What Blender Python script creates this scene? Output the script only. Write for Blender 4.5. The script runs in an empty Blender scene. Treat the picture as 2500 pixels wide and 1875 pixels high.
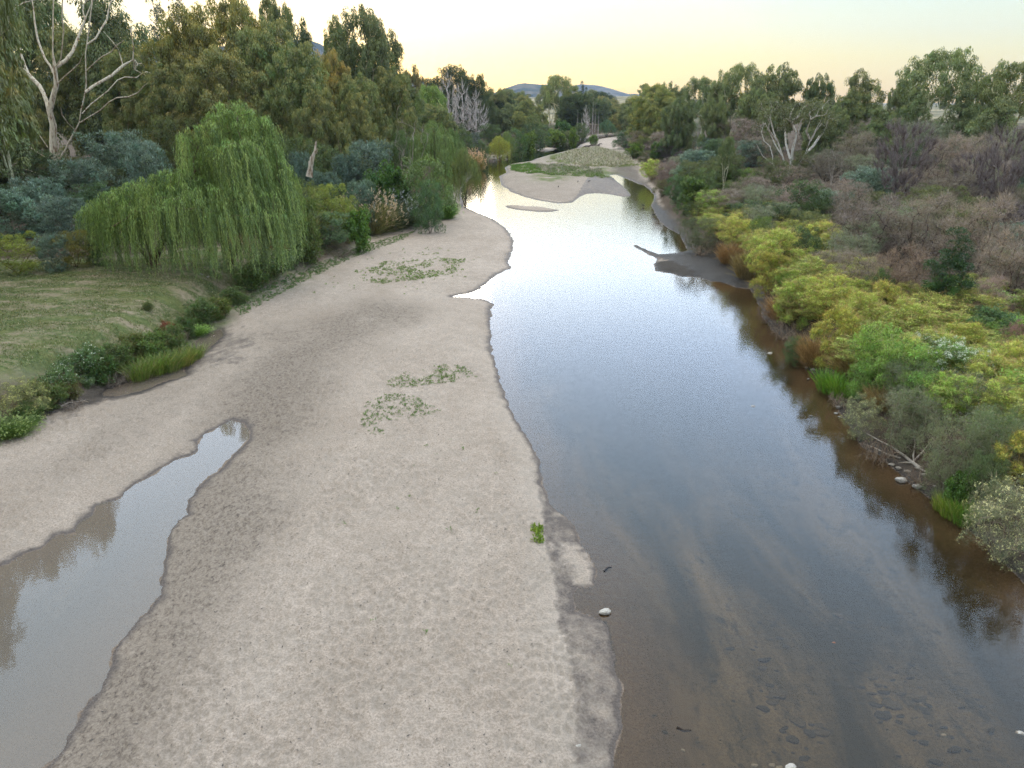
import bpy, math, random
import numpy as np
R = math.radians
SC = bpy.context.scene
COL = SC.collection
rng = np.random.default_rng(7)
random.seed(7)

# ------------------------------------------------------------------ camera geometry
H = 10.0                      # eye height over the river
F = 1780.0 / 2500.0           # focal length in picture widths
S = 2500.0 / 2212.0
PITCH = math.atan((937.5 - 250) / 1780.0)
CP, SP = math.cos(PITCH), math.sin(PITCH)

def ray(x, y, v=True):
    k = S if v else 1.0
    a = (x * k - 1250) / 1780.0
    b = -(y * k - 937.5) / 1780.0
    d = np.array([a, CP + b * SP, -SP + b * CP])
    return d
def onz(x, y, z=0.0, v=True):
    d = ray(x, y, v)
    if d[2] > -1e-4: d[2] = -1e-4
    t = (z - H) / d[2]
    return np.array([d[0] * t, d[1] * t])
def atY(x, y, Y, v=True):
    d = ray(x, y, v)
    t = Y / d[1]
    return np.array([d[0] * t, Y, H + d[2] * t])
def poly(pts, v=True):
    return np.array([onz(p[0], p[1], 0.0, v) for p in pts])

# ------------------------------------------------------------------ noise
def hsh(ix, iy, s=0):
    n = (ix.astype(np.int64) * 374761393 + iy.astype(np.int64) * 668265263 + s * 1274126177) & 0x7fffffff
    n = ((n ^ (n >> 13)) * 1274126177) & 0x7fffffff
    n = (n ^ (n >> 16)) & 0xffffff
    return n / float(0xffffff)
def vnoise(x, y, s=0):
    ix, iy = np.floor(x), np.floor(y)
    fx, fy = x - ix, y - iy
    fx = fx * fx * (3 - 2 * fx); fy = fy * fy * (3 - 2 * fy)
    a = hsh(ix, iy, s); b = hsh(ix + 1, iy, s); c = hsh(ix, iy + 1, s); d = hsh(ix + 1, iy + 1, s)
    return (a + (b - a) * fx) * (1 - fy) + (c + (d - c) * fx) * fy
def fbm(x, y, o=4, s=0):
    r = 0; a = .5; t = 0
    for i in range(o):
        r = r + a * vnoise(x, y, s + i); t += a; a *= .5; x = x * 2.03 + 11.3; y = y * 2.03 + 5.1
    return r / t
def worley(x, y, s=0):
    ix, iy = np.floor(x), np.floor(y)
    best = np.full(x.shape, 9.0)
    for dx in (-1, 0, 1):
        for dy in (-1, 0, 1):
            cx, cy = ix + dx, iy + dy
            px = cx + hsh(cx, cy, s); py = cy + hsh(cx, cy, s + 5)
            best = np.minimum(best, (px - x) ** 2 + (py - y) ** 2)
    return np.sqrt(best)
def sm(t):
    t = np.clip(t, 0, 1); return t * t * (3 - 2 * t)

# ------------------------------------------------------------------ shorelines (traced at water level)
left_shore = [(1290, 2600), (1300, 2000), (1312, 1750), (1325, 1659), (1336, 1610), (1346, 1560), (1340, 1480), (1326, 1400), (1310, 1345), (1275, 1330),
    (1245, 1318), (1240, 1290), (1248, 1270), (1280, 1265), (1286, 1240), (1283, 1215), (1262, 1180), (1240, 1138), (1225, 1112), (1200, 1095), (1182, 1075),
    (1170, 1040), (1162, 1000), (1150, 965), (1127, 930), (1107, 890), (1092, 860), (1084, 830), (1073, 800), (1066, 770), (1060, 740), (1061, 715), (1056, 700), (1060, 680),
    (1064, 655), (1040, 647), (1005, 642), (975, 641), (1010, 634), (1040, 622), (1062, 602), (1085, 588), (1102, 580), (1098, 566), (1108, 540), (1108, 515), (1092, 492),
    (1062, 472), (1022, 456), (1002, 446), (999, 430), (996, 418), (1002, 400), (1018, 384), (1024, 362), (1033, 345), (1048, 341), (1072, 343), (1094, 338),
    (1107, 326), (1112, 321), (1140, 317), (1182, 309), (1237, 304.5), (1274, 298), (1300, 293), (1345, 290)]
right_shore_s = [(1530, 330), (1475, 337), (1435, 345), (1418, 352), (1408, 361), (1393, 366), (1363, 373), (1343, 378), (1313, 386), (1296, 393),
    (1249, 400), (1233, 408), (1236, 421), (1219, 431), (1224, 453), (1249, 470), (1286, 483), (1323, 491), (1362, 497), (1398, 495), (1418, 480), (1433, 473),
    (1458, 471), (1488, 474), (1522, 481), (1543, 478), (1532, 465), (1510, 446), (1498, 436), (1488, 427), (1504, 426), (1530, 437), (1560, 449), (1572, 453),
    (1588, 465), (1598, 480), (1590, 500), (1597, 522), (1613, 543), (1636, 561), (1660, 574), (1668, 592), (1680, 612), (1650, 618), (1608, 621),
    (1580, 611), (1552, 598), (1548, 602), (1575, 617), (1606, 632), (1598, 648), (1602, 662), (1640, 668), (1664, 677), (1700, 676), (1735, 688), (1760, 688), (1795, 702),
    (1828, 706), (1843, 728), (1855, 750), (1866, 782), (1888, 806), (1925, 842), (1940, 868), (1953, 882), (1991, 920), (2006, 950), (2023, 969), (2050, 1007), (2077, 1050),
    (2115, 1099), (2143, 1112), (2170, 1137), (2213, 1175), (2256, 1205), (2305, 1240), (2360, 1290), (2420, 1345), (2500, 1420), (2600, 1530), (2720, 1700), (2800, 1900), (2900, 2300), (3100, 3000)]
RIVER = np.vstack([poly(left_shore), poly(right_shore_s, False)])
BAR1 = poly([(1232, 502), (1262, 501), (1290, 504), (1320, 505), (1345, 510), (1370, 513), (1348, 517), (1310, 517), (1270, 513), (1240, 508)], False)
BAR2 = poly([(1308, 366), (1325, 361), (1345, 361), (1360, 362), (1350, 368), (1322, 370)], False)
PUDDLE = poly([(-300, 1330), (0, 1226), (30, 1215), (60, 1195), (92, 1185), (120, 1160), (160, 1150), (180, 1128), (205, 1110), (212, 1093), (262, 1078), (275, 1058), (300, 1040), (340, 1018), (382, 992),
    (420, 982), (430, 966), (424, 952), (455, 932), (500, 909), (527, 915), (541, 935), (534, 950), (515, 972), (490, 1000), (470, 1022), (452, 1030), (430, 1052), (402, 1085), (404, 1112), (378, 1122),
    (368, 1150), (360, 1190), (350, 1225), (345, 1262), (338, 1290), (310, 1330), (284, 1358), (262, 1390), (250, 1412), (232, 1452), (215, 1482), (190, 1530), (168, 1570), (140, 1600), (95, 1659),
    (20, 1800), (-300, 2300), (-900, 2300)])
CHAN = poly([(476, 712), (452, 719), (420, 740), (396, 757), (399, 778), (425, 769), (455, 751), (484, 724)])
CHAN2 = poly([(400, 790), (360, 800), (330, 811), (285, 824), (235, 842), (222, 856), (260, 855), (300, 846), (345, 830), (400, 810)])
LB = np.vstack([poly([(-900, 1400), (-200, 1030), (0, 950), (60, 925), (100, 908), (150, 882), (230, 833), (300, 808), (350, 786), (388, 772), (396, 745), (432, 714), (466, 690), (520, 652),
    (600, 622), (680, 594), (735, 566), (785, 542), (800, 514), (860, 503), (920, 484), (955, 455), (975, 432), (990, 412), (998, 398), (1014, 382), (1020, 362), (1030, 343), (1048, 338), (1072, 340), (1090, 336),
    (1104, 323), (1112, 318), (1140, 314), (1182, 306), (1237, 301), (1274, 295), (1300, 291), (1340, 288)]), np.array([[60, 260], [60, 2500], [-2500, 2500], [-2500, -30]])])
RB = np.vstack([poly([(1545, 332), (1500, 346), (1502, 362), (1538, 372), (1548, 395), (1568, 420), (1582, 450), (1603, 470), (1605, 500), (1645, 540), (1680, 575), (1700, 612), (1765, 642),
    (1805, 670), (1838, 702), (1866, 750), (1900, 804), (1937, 842), (1966, 880), (2004, 918), (2036, 967), (2063, 1005), (2090, 1048), (2127, 1095), (2182, 1133), (2226, 1171), (2270, 1200), (2318, 1232),
    (2375, 1285), (2435, 1340), (2515, 1412), (2620, 1530), (2740, 1700), (2820, 1900), (2920, 2300)], False), np.array([[60, -10], [2500, -10], [2500, 2500], [60, 2500], [60, 260]])])

def inside(P, poly):
    x, y = P[:, 0], P[:, 1]
    r = np.zeros(len(P), bool)
    n = len(poly)
    for i in range(n):
        x1, y1 = poly[i]; x2, y2 = poly[(i + 1) % n]
        if y1 == y2: continue
        c = (y1 > y) != (y2 > y)
        r ^= c & (x < (x2 - x1) * (y - y1) / (y2 - y1) + x1)
    return r
def pdist(P, poly, closed=True):
    x = P[:, 0].astype(np.float32); y = P[:, 1].astype(np.float32)
    d = np.full(len(P), 1e9, np.float32)
    n = len(poly)
    for i in range(n if closed else n - 1):
        a = poly[i]; b = poly[(i + 1) % n]
        ux, uy = float(b[0] - a[0]), float(b[1] - a[1]); L = ux * ux + uy * uy + 1e-12
        px = x - np.float32(a[0]); py = y - np.float32(a[1])
        t = np.clip(px * np.float32(ux / L) + py * np.float32(uy / L), 0, 1)
        px -= t * np.float32(ux); py -= t * np.float32(uy)
        np.minimum(d, px * px + py * py, out=d)
    return np.sqrt(d).astype(float)
def fields(P):
    """signed distance to the water (land > 0), left bank, right bank, and which water"""
    jit = .06 * (fbm(P[:, 0] * 1.3, P[:, 1] * 1.3, 3, 3) - .5) + .0016 * P[:, 1] * (fbm(P[:, 0] * .5, P[:, 1] * .3, 3, 9) - .5)
    jit = jit + .09 * (fbm(P[:, 0] * 2.4, P[:, 1] * 2.0, 4, 13) - .5) * (P[:, 1] < 60)
    dr = pdist(P, RIVER); ir = inside(P, RIVER)
    for b in (BAR1, BAR2):
        db = pdist(P, b); ib = inside(P, b)
        dr = np.minimum(dr, db); ir = ir & ~ib
    dp = np.minimum(pdist(P, PUDDLE), 1e9); ip = inside(P, PUDDLE)
    dc = pdist(P, CHAN); ic = inside(P, CHAN)
    dc2 = pdist(P, CHAN2); ic2 = inside(P, CHAN2)
    dd = np.minimum(np.minimum(dr, dp), np.minimum(dc, dc2))
    w = ir | ip | ic | ic2
    sd = np.where(w, -dd, dd) + 2 * jit
    sl = pdist(P, LB); sl = np.where(inside(P, LB), sl, -sl)
    sr = pdist(P, RB); sr = np.where(inside(P, RB), sr, -sr)
    return sd, sl + jit * 3, sr + jit * 3, ir, ip | ic | ic2
def height(P, f=None, micro=False):
    P = np.asarray(P, float)
    sd, sl, sr, ir, ip = f if f is not None else fields(P)
    x, y = P[:, 0], P[:, 1]
    r = np.hypot(x, y)
    land = .34 * (1 - np.exp(-np.maximum(sd, 0) / 2.2)) + .03 * np.clip(sd, 0, 1)
    bed = -.75 * (1 - np.exp(np.minimum(sd, 0) / 3.5)) - .015 * np.clip(-sd, 0, 1)
    z = np.where(sd > 0, land, np.where(ip, bed * .45, bed))
    lump = fbm(x * .35, y * .35, 4, 21) - .5
    zl = 1.15 * sm(sl / 2.4) + .012 * np.clip(sl, 0, 60) + .16 * lump * sm(sl / 2)
    zr = .95 * sm(sr / 1.6) + 1.1 * sm((sr - 2) / 14) + .8 * sm((sr - 10) / 40) + .5 * lump * sm(sr / 2)
    z = z + np.maximum(zl, 0) + np.maximum(zr, 0)
    far = sm((r - 300) / 550)
    z = z + far * (12 + 6 * (fbm(x * .004, y * .004, 3, 40) - .5)) * np.maximum(sm(sl / 30), sm(sr / 30)) * (.08 + .92 * sm((.34 - x / np.maximum(y, 1)) / .16))
    z = z + (x < -60) * 0 + 10 * sm((-x - 140) / 220)
    if micro:
        s = np.where((sd > -.4) & (sl < .3) & (sr < .3), 1.0, 0)
        fp = np.clip(1 - worley(x * 5.6 + 1.2 * vnoise(x * 2, y * 2), y * 4.8 + vnoise(x * 2, y * 2, 4), 2) * 1.9, 0, 1) * (.35 + 1.1 * vnoise(x * .7, y * .7, 8))
        z = z - s * .05 * fp * sm((sd - .1) / .8) * sm((45 - y) / 20)
        z = z + s * .035 * (fbm(x * 2.4, y * 2.4, 4, 31) - .5)
        b = np.where(s < 1, 1.0, 0) * np.where(sd > 0, 1, 0)
        z = z + b * .16 * (fbm(x * 1.6, y * 1.6, 4, 33) - .5)
        z = z + np.where(sd < 0, 1, 0) * .05 * (fbm(x * 1.1, y * .8, 4, 35) - .5) * sm(-sd / .8)
    return z
def ground(x, y):
    return float(height(np.array([[x, y]]))[0])
def base_at(px, py):
    """where the line of sight through (px, py) meets the ground"""
    d = ray(px, py)
    Y = np.exp(np.linspace(math.log(6.5), math.log(900), 900))
    t = Y / d[1]
    P = np.stack([d[0] * t, Y], 1)
    zz = H + d[2] * t - height(P)
    i = np.argmax(zz <= 0)
    if zz[i] > 0: i = len(Y) - 1
    return P[i][0], P[i][1], H + d[2] * t[i]

# ------------------------------------------------------------------ materials
def nt(name):
    m = bpy.data.materials.new(name); m.use_nodes = True
    t = m.node_tree; t.nodes.clear()
    return m, t, t.nodes, t.links
class G:
    """tiny helper to wire shader nodes"""
    def __init__(s, t): s.t = t
    def n(s, typ, **k):
        nd = s.t.nodes.new(typ)
        for a, b in k.items(): setattr(nd, a, b)
        return nd
    def put(s, sock, v):
        if hasattr(v, 'is_output'): s.t.links.new(v, sock)
        elif isinstance(v, (tuple, list)) and len(v) == 3 and sock.type == 'RGBA': sock.default_value = (*v, 1)
        else: sock.default_value = v
    def mix(s, f, a, b, blend='MIX'):
        nd = s.n('ShaderNodeMix', data_type='RGBA', blend_type=blend)
        s.put(nd.inputs[0], f); s.put(nd.inputs[6], a); s.put(nd.inputs[7], b)
        return nd.outputs[2]
    def math(s, op, a, b=0.0, c=None):
        nd = s.n('ShaderNodeMath', operation=op)
        s.put(nd.inputs[0], a); s.put(nd.inputs[1], b)
        if c is not None: s.put(nd.inputs[2], c)
        return nd.outputs[0]
    def mr(s, v, a, b, c=0.0, d=1.0, smooth=False):
        nd = s.n('ShaderNodeMapRange'); nd.interpolation_type = 'SMOOTHSTEP' if smooth else 'LINEAR'
        s.put(nd.inputs[0], v)
        for i, q in enumerate((a, b, c, d)): s.put(nd.inputs[1 + i], q)
        return nd.outputs[0]
    def co(s, scale=(1, 1, 1), rot=(0, 0, 0), obj=True):
        tc = s.n('ShaderNodeTexCoord'); mp = s.n('ShaderNodeMapping')
        mp.inputs['Scale'].default_value = scale; mp.inputs['Rotation'].default_value = rot
        s.t.links.new(tc.outputs['Object'], mp.inputs[0]); return mp.outputs[0]
    def noise(s, vec, sc, det=4, rough=.55, dist=0):
        nd = s.n('ShaderNodeTexNoise'); s.put(nd.inputs['Vector'], vec)
        nd.inputs['Scale'].default_value = sc; nd.inputs['Detail'].default_value = det
        nd.inputs['Roughness'].default_value = rough; nd.inputs['Distortion'].default_value = dist
        return nd.outputs[0]
    def vor(s, vec, sc, feat='F1'):
        nd = s.n('ShaderNodeTexVoronoi', feature=feat); s.put(nd.inputs['Vector'], vec); nd.inputs['Scale'].default_value = sc
        return nd.outputs[0]
    def attr(s, nm, col=False):
        nd = s.n('ShaderNodeAttribute'); nd.attribute_name = nm
        return nd.outputs['Color'] if col else nd.outputs['Fac']
    def bump(s, h, st, dist=.05, nrm=None):
        nd = s.n('ShaderNodeBump'); s.put(nd.inputs['Height'], h); nd.inputs['Strength'].default_value = st; nd.inputs['Distance'].default_value = dist
        if nrm is not None: s.put(nd.inputs['Normal'], nrm)
        return nd.outputs[0]
    def bsdf(s, col, rough=.9, nrm=None, spec=.2):
        nd = s.n('ShaderNodeBsdfPrincipled'); s.put(nd.inputs['Base Color'], col); s.put(nd.inputs['Roughness'], rough)
        s.put(nd.inputs['Specular IOR Level'], spec)
        if nrm is not None: s.put(nd.inputs['Normal'], nrm)
        return nd.outputs[0]
    def out(s, sh, vol=None):
        nd = s.n('ShaderNodeOutputMaterial')
        if sh is not None: s.t.links.new(sh, nd.inputs[0])
        if vol is not None: s.t.links.new(vol, nd.inputs[1])

def mat_leaf():
    m, t, N, L = nt('leaf'); g = G(t)
    oi = g.n('ShaderNodeObjectInfo')
    c = g.mix(1.0, g.attr('Col', True), oi.outputs['Color'], 'MULTIPLY')
    hv = g.n('ShaderNodeHueSaturation')
    g.put(hv.inputs['Hue'], g.mr(oi.outputs['Random'], 0, 1, .488, .512)); g.put(hv.inputs['Value'], g.mr(oi.outputs['Random'], 0, 1, 1.12, .88)); g.put(hv.inputs['Color'], c)
    c = hv.outputs[0]
    d = g.n('ShaderNodeBsdfDiffuse'); g.put(d.inputs[0], c)
    tr = g.n('ShaderNodeBsdfTranslucent'); g.put(tr.inputs[0], g.mix(1.0, c, (1.15, 1.1, .6), 'MULTIPLY'))
    mx = g.n('ShaderNodeMixShader'); mx.inputs[0].default_value = .2
    L.new(d.outputs[0], mx.inputs[1]); L.new(tr.outputs[0], mx.inputs[2])
    gl = g.n('ShaderNodeBsdfGlossy'); gl.inputs['Roughness'].default_value = .5
    m2 = g.n('ShaderNodeMixShader'); m2.inputs[0].default_value = .05
    L.new(mx.outputs[0], m2.inputs[1]); L.new(gl.outputs[0], m2.inputs[2])
    g.out(m2.outputs[0]); return m
def mat_bark():
    m, t, N, L = nt('bark'); g = G(t)
    oi = g.n('ShaderNodeObjectInfo')
    c = g.mix(1.0, g.attr('Col', True), oi.outputs['Color'], 'MULTIPLY')
    n = g.noise(g.co((3, 3, .7)), 1.6, 5, .65)
    c = g.mix(g.mr(n, .5, .66), c, (.34, .19, .12), 'MULTIPLY')
    n2 = g.noise(g.co((6, 6, 1.5)), 3, 4, .6)
    c = g.mix(g.mr(n2, .35, .7, 0, .5), c, (.5, .5, .5), 'MULTIPLY')
    g.out(g.bsdf(c, .85, g.bump(n2, .5, .05))); return m
def mat_rock():
    m, t, N, L = nt('stone'); g = G(t)
    oi = g.n('ShaderNodeObjectInfo')
    n = g.noise(g.co(), 7, 6, .65)
    c = g.mix(g.mr(n, .35, .7), (.22, .2, .18), (.42, .4, .37))
    c = g.mix(1.0, c, oi.outputs['Color'], 'MULTIPLY')
    g.out(g.bsdf(c, .8, g.bump(n, .6, .03))); return m

def mat_ground():
    m, t, N, L = nt('ground'); g = G(t)
    geo = g.n('ShaderNodeNewGeometry'); P = geo.outputs['Position']
    def mp(sc, rot=0):
        q = g.n('ShaderNodeMapping'); q.inputs['Scale'].default_value = sc; q.inputs['Rotation'].default_value = (0, 0, rot); L.new(P, q.inputs[0]); return q.outputs[0]
    wet, gr, bank, mud, bed, dry, far = [g.attr(a) for a in ('wet', 'grass', 'bank', 'mud', 'bed', 'pale', 'far')]
    # sand
    nbig = g.noise(mp((1, .55, 1), -.25), .35, 5, .6)
    nmid = g.noise(mp((1, 1, 1)), 2.6, 6, .62)
    nfin = g.noise(mp((1, 1, 1)), 22, 5, .75)
    grain = g.noise(mp((1, 1, 1)), 120, 2, .6)
    sand = g.mix(g.mr(nbig, .3, .7), (.62, .50, .41), (.78, .645, .545))
    sand = g.mix(g.mr(nmid, .32, .72), g.mix(1.0, sand, (.8, .79, .77), 'MULTIPLY'), sand)
    sand = g.mix(g.mr(nfin, .36, .62), g.mix(1.0, sand, (.60, .57, .54), 'MULTIPLY'), sand)
    sand = g.mix(g.mr(grain, .35, .65), g.mix(1.0, sand, (.68, .67, .66), 'MULTIPLY'), sand)
    dent_shade = g.attr('dent_shade')
    sand = g.mix(g.math('MULTIPLY', dent_shade, .5), sand, (.34, .285, .235))  # shade of the dents painted into the sand colour, plus random mottling
    # grey cracked silt in the middle, with dark litter
    sp = g.mr(g.noise(mp((1, .7, 1), -.4), 11, 6, .8, .4), .47, .66)
    silt = g.mix(g.math('MULTIPLY', sp, .85), g.mix(nbig, (.33, .26, .205), (.45, .365, .295)), (.105, .08, .064))
    silt = g.mix(g.mr(nfin, .4, .65), g.mix(1.0, silt, (.66, .66, .66), 'MULTIPLY'), silt)
    mf = g.mr(g.math('ADD', mud, g.math('MULTIPLY', g.math('SUBTRACT', nmid, .5), 1.1)), .25, .8, 0, 1)
    c = g.mix(mf, sand, silt)
    c = g.mix(g.math('MULTIPLY', dry, .08), c, (.60, .55, .49))
    # wet edge
    wf = g.mr(g.math('ADD', wet, g.math('MULTIPLY', g.math('SUBTRACT', nmid, .5), .9)), .3, .72)
    c = g.mix(wf, c, g.mix(g.mr(nfin, .35, .65), (.095, .075, .065), (.19, .155, .135)))
    c = g.mix(g.attr('muck'), c, g.mix(nfin, (.032, .028, .025), (.07, .06, .052)))
    # river bed
    b1 = g.noise(mp((1, .28, 1), .42), .55, 5, .6, .6)
    b2 = g.noise(mp((1, .5, 1), .4), 3.2, 5, .7)
    bc = g.mix(g.mr(b1, .42, .66), (.065, .058, .038), (.34, .265, .17))
    bc = g.mix(g.mr(b2, .52, .70), bc, (.06, .055, .042))
    b3 = g.noise(mp((1, 1, 1)), 22, 3, .6)
    bc = g.mix(g.mr(b3, .4, .65, 0, .4), bc, (.03, .03, .03))
    shallow = g.mix(g.mr(nfin, .35, .65), (.17, .12, .09), (.32, .24, .18))
    bc = g.mix(g.mr(bed, .15, .75), shallow, bc)
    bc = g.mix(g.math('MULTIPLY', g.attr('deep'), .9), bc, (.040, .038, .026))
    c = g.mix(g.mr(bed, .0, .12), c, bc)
    # bank soil
    soil = g.mix(nmid, (.075, .055, .038), (.19, .14, .10))
    bk = g.mix(g.mr(nfin, .35, .6), g.mix(1.0, soil, (.45, .42, .4), 'MULTIPLY'), soil)
    c = g.mix(bank, c, bk)
    # pasture
    gn = g.noise(mp((.7, 1.6, 1)), .55, 6, .68, .4)
    gn2 = g.noise(mp((1, 1, 1)), 4.5, 5, .7)
    green = g.mix(g.mr(gn2, .3, .7), (.07, .10, .035), (.18, .20, .08))
    green = g.mix(g.mr(g.noise(mp((.6, 1.5, 1)), .9, 4, .6), .45, .62, 0, .6), green, (.17, .17, .065))
    strw = g.mix(gn2, (.20, .15, .09), (.42, .35, .25))
    pas = g.mix(g.mr(g.math('ADD', gn, g.math('MULTIPLY', g.math('SUBTRACT', gn2, .5), .3)), .47, .66), green, strw)
    c = g.mix(gr, c, pas)
    fn = g.noise(mp((1, 1, 1)), .02, 5, .6)
    c = g.mix(far, c, g.mix(g.mr(fn, .4, .6), (.09, .09, .05), (.34, .28, .17)))
    hgt = g.math('ADD', g.math('MULTIPLY', nmid, .5), g.math('ADD', g.math('MULTIPLY', nfin, .35), g.math('MULTIPLY', grain, .08)))
    bmp = g.bump(hgt, 1.0, .11)
    rough = g.mr(wf, 0, 1, .95, .55)
    g.out(g.bsdf(c, rough, bmp, .08)); return m
def mat_water(name, amp, tint, murk=.02, mcol=(.14, .11, .08)):
    m, t, N, L = nt(name); g = G(t)
    geo = g.n('ShaderNodeNewGeometry'); P = geo.outputs['Position']
    def mp(sc, rot=0):
        q = g.n('ShaderNodeMapping'); q.inputs['Scale'].default_value = sc; q.inputs['Rotation'].default_value = (0, 0, rot); L.new(P, q.inputs[0]); return q.outputs[0]
    n1 = g.noise(mp((.6, 1.5, 1), .15), 2.2, 3, .55, .3)
    n2 = g.noise(mp((.7, 1.3, 1), -.2), 7, 3, .6)
    n3 = g.noise(mp((1, .5, 1), .2), .12, 3, .6)
    h = g.math('ADD', g.math('MULTIPLY', n1, .28), g.math('MULTIPLY', n2, .26))
    h = g.math('MULTIPLY', h, g.mr(n3, .35, .65, .8, 1.1))
    b = g.n('ShaderNodeBump'); b.inputs['Strength'].default_value = 1; b.inputs['Distance'].default_value = amp; L.new(h, b.inputs['Height'])
    fr = g.n('ShaderNodeFresnel'); fr.inputs['IOR'].default_value = 1.5; L.new(b.outputs[0], fr.inputs['Normal'])
    gl = g.n('ShaderNodeBsdfGlossy'); gl.inputs['Roughness'].default_value = .012; L.new(b.outputs[0], gl.inputs['Normal'])
    tr = g.n('ShaderNodeBsdfTransparent'); tr.inputs[0].default_value = (*tint, 1)
    df = g.n('ShaderNodeBsdfDiffuse'); df.inputs[0].default_value = (*mcol, 1)
    m0 = g.n('ShaderNodeMixShader'); m0.inputs[0].default_value = murk
    L.new(tr.outputs[0], m0.inputs[1]); L.new(df.outputs[0], m0.inputs[2])
    mx = g.n('ShaderNodeMixShader'); L.new(g.math('MINIMUM', g.math('MULTIPLY', g.math('POWER', fr.outputs[0], 1.3), 2.0), 1.0), mx.inputs[0])
    L.new(m0.outputs[0], mx.inputs[1]); L.new(gl.outputs[0], mx.inputs[2])
    g.out(mx.outputs[0]); return m
def mat_hill():
    m, t, N, L = nt('hillside'); g = G(t)
    geo = g.n('ShaderNodeNewGeometry'); P = geo.outputs['Position']
    q = g.n('ShaderNodeMapping'); q.inputs['Scale'].default_value = (1, 1, 1); L.new(P, q.inputs[0])
    n = g.noise(q.outputs[0], .012, 6, .65)
    c = g.mix(g.mr(n, .44, .58), (.03, .04, .03), (.16, .13, .09))
    g.out(g.bsdf(c, 1, None, 0)); return m
M_LEAF, M_BARK, M_ROCK = mat_leaf(), mat_bark(), mat_rock()
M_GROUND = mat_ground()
M_RIVER = mat_water('river_water', .013, (.86, .78, .64))
M_PUDDLE = mat_water('still_water', .002, (.86, .80, .70), .3, (.42, .35, .29))
M_HILL = mat_hill()

# ------------------------------------------------------------------ mesh helpers
def raw_mesh(name, V, faces_flat, sizes, col=None, mat=None, smooth=False):
    me = bpy.data.meshes.new(name)
    V = np.asarray(V, np.float32); faces_flat = np.asarray(faces_flat, np.int32); sizes = np.asarray(sizes, np.int32)
    me.vertices.add(len(V)); me.vertices.foreach_set('co', V.ravel())
    me.loops.add(len(faces_flat)); me.loops.foreach_set('vertex_index', faces_flat)
    me.polygons.add(len(sizes))
    st = np.concatenate([[0], np.cumsum(sizes)[:-1]]).astype(np.int32)
    me.polygons.foreach_set('loop_start', st); me.polygons.foreach_set('loop_total', sizes)
    if smooth: me.polygons.foreach_set('use_smooth', np.ones(len(sizes), bool))
    me.update(calc_edges=True)
    if col is not None:
        a = me.attributes.new('Col', 'FLOAT_COLOR', 'POINT')
        c = np.ones((len(V), 4), np.float32); c[:, :3] = col
        a.data.foreach_set('color', c.ravel())
    if mat: me.materials.append(mat)
    return me
def nrm(a):
    return a / (np.linalg.norm(a, axis=-1, keepdims=True) + 1e-9)
class Leaves:
    def __init__(s): s.V = []; s.C = []
    def add(s, P, D, N, L, W, C):
        n = len(P)
        if n == 0: return
        D = nrm(D); side = nrm(np.cross(D, N))
        L = np.broadcast_to(np.asarray(L, float).reshape(-1, 1), (n, 1)); W = np.broadcast_to(np.asarray(W, float).reshape(-1, 1), (n, 1))
        a = P; b = P + D * L * .45 + side * W * .5; c = P + D * L; d = P + D * L * .45 - side * W * .5
        s.V.append(np.stack([a, b, c, d], 1).reshape(-1, 3).astype(np.float32))
        C = np.broadcast_to(C, (n, 3)); s.C.append(np.repeat(np.clip(C, 0, .95), 4, 0).astype(np.float32))
    def mesh(s, name):
        V = np.vstack(s.V); C = np.vstack(s.C); n = len(V) // 4
        return raw_mesh(name, V, np.arange(n * 4), np.full(n, 4), C, M_LEAF)
class Tubes:
    def __init__(s): s.V = []; s.F = []; s.C = []; s.n = 0
    def add(s, pts, rad, col, sides=6):
        pts = np.asarray(pts, float); k = len(pts)
        if k < 2: return
        rad = np.broadcast_to(np.asarray(rad, float), (k,))
        T = nrm(np.gradient(pts, axis=0))
        ref = np.array([0, 0, 1.0]) if abs(T[0][2]) < .8 else np.array([1.0, 0, 0])
        u = nrm(np.cross(T, ref)); w = np.cross(T, u)
        a = np.arange(sides) * 2 * math.pi / sides
        V = pts[:, None] + rad[:, None, None] * (np.cos(a)[None, :, None] * u[:, None] + np.sin(a)[None, :, None] * w[:, None])
        V = V.reshape(-1, 3)
        i = np.arange(k - 1)[:, None] * sides; j = np.arange(sides)[None]; jn = (j + 1) % sides
        Fc = np.stack([i + j, i + jn, i + sides + jn, i + sides + j], -1).reshape(-1, 4) + s.n
        s.V.append(V); s.F.append(Fc); s.n += len(V)
        col = np.asarray(col, float)
        s.C.append(np.repeat(col, sides, 0) if col.ndim == 2 else np.broadcast_to(col, (len(V), 3)))
    def mesh(s, name):
        V = np.vstack(s.V); Fc = np.vstack(s.F)
        return raw_mesh(name, V, Fc.ravel(), np.full(len(Fc), 4), np.vstack(s.C), M_BARK, True)
def rnd(n, s=1.0): return rng.normal(0, s, (n, 3))
def sph(n): return nrm(rng.normal(0, 1, (n, 3)))

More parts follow.
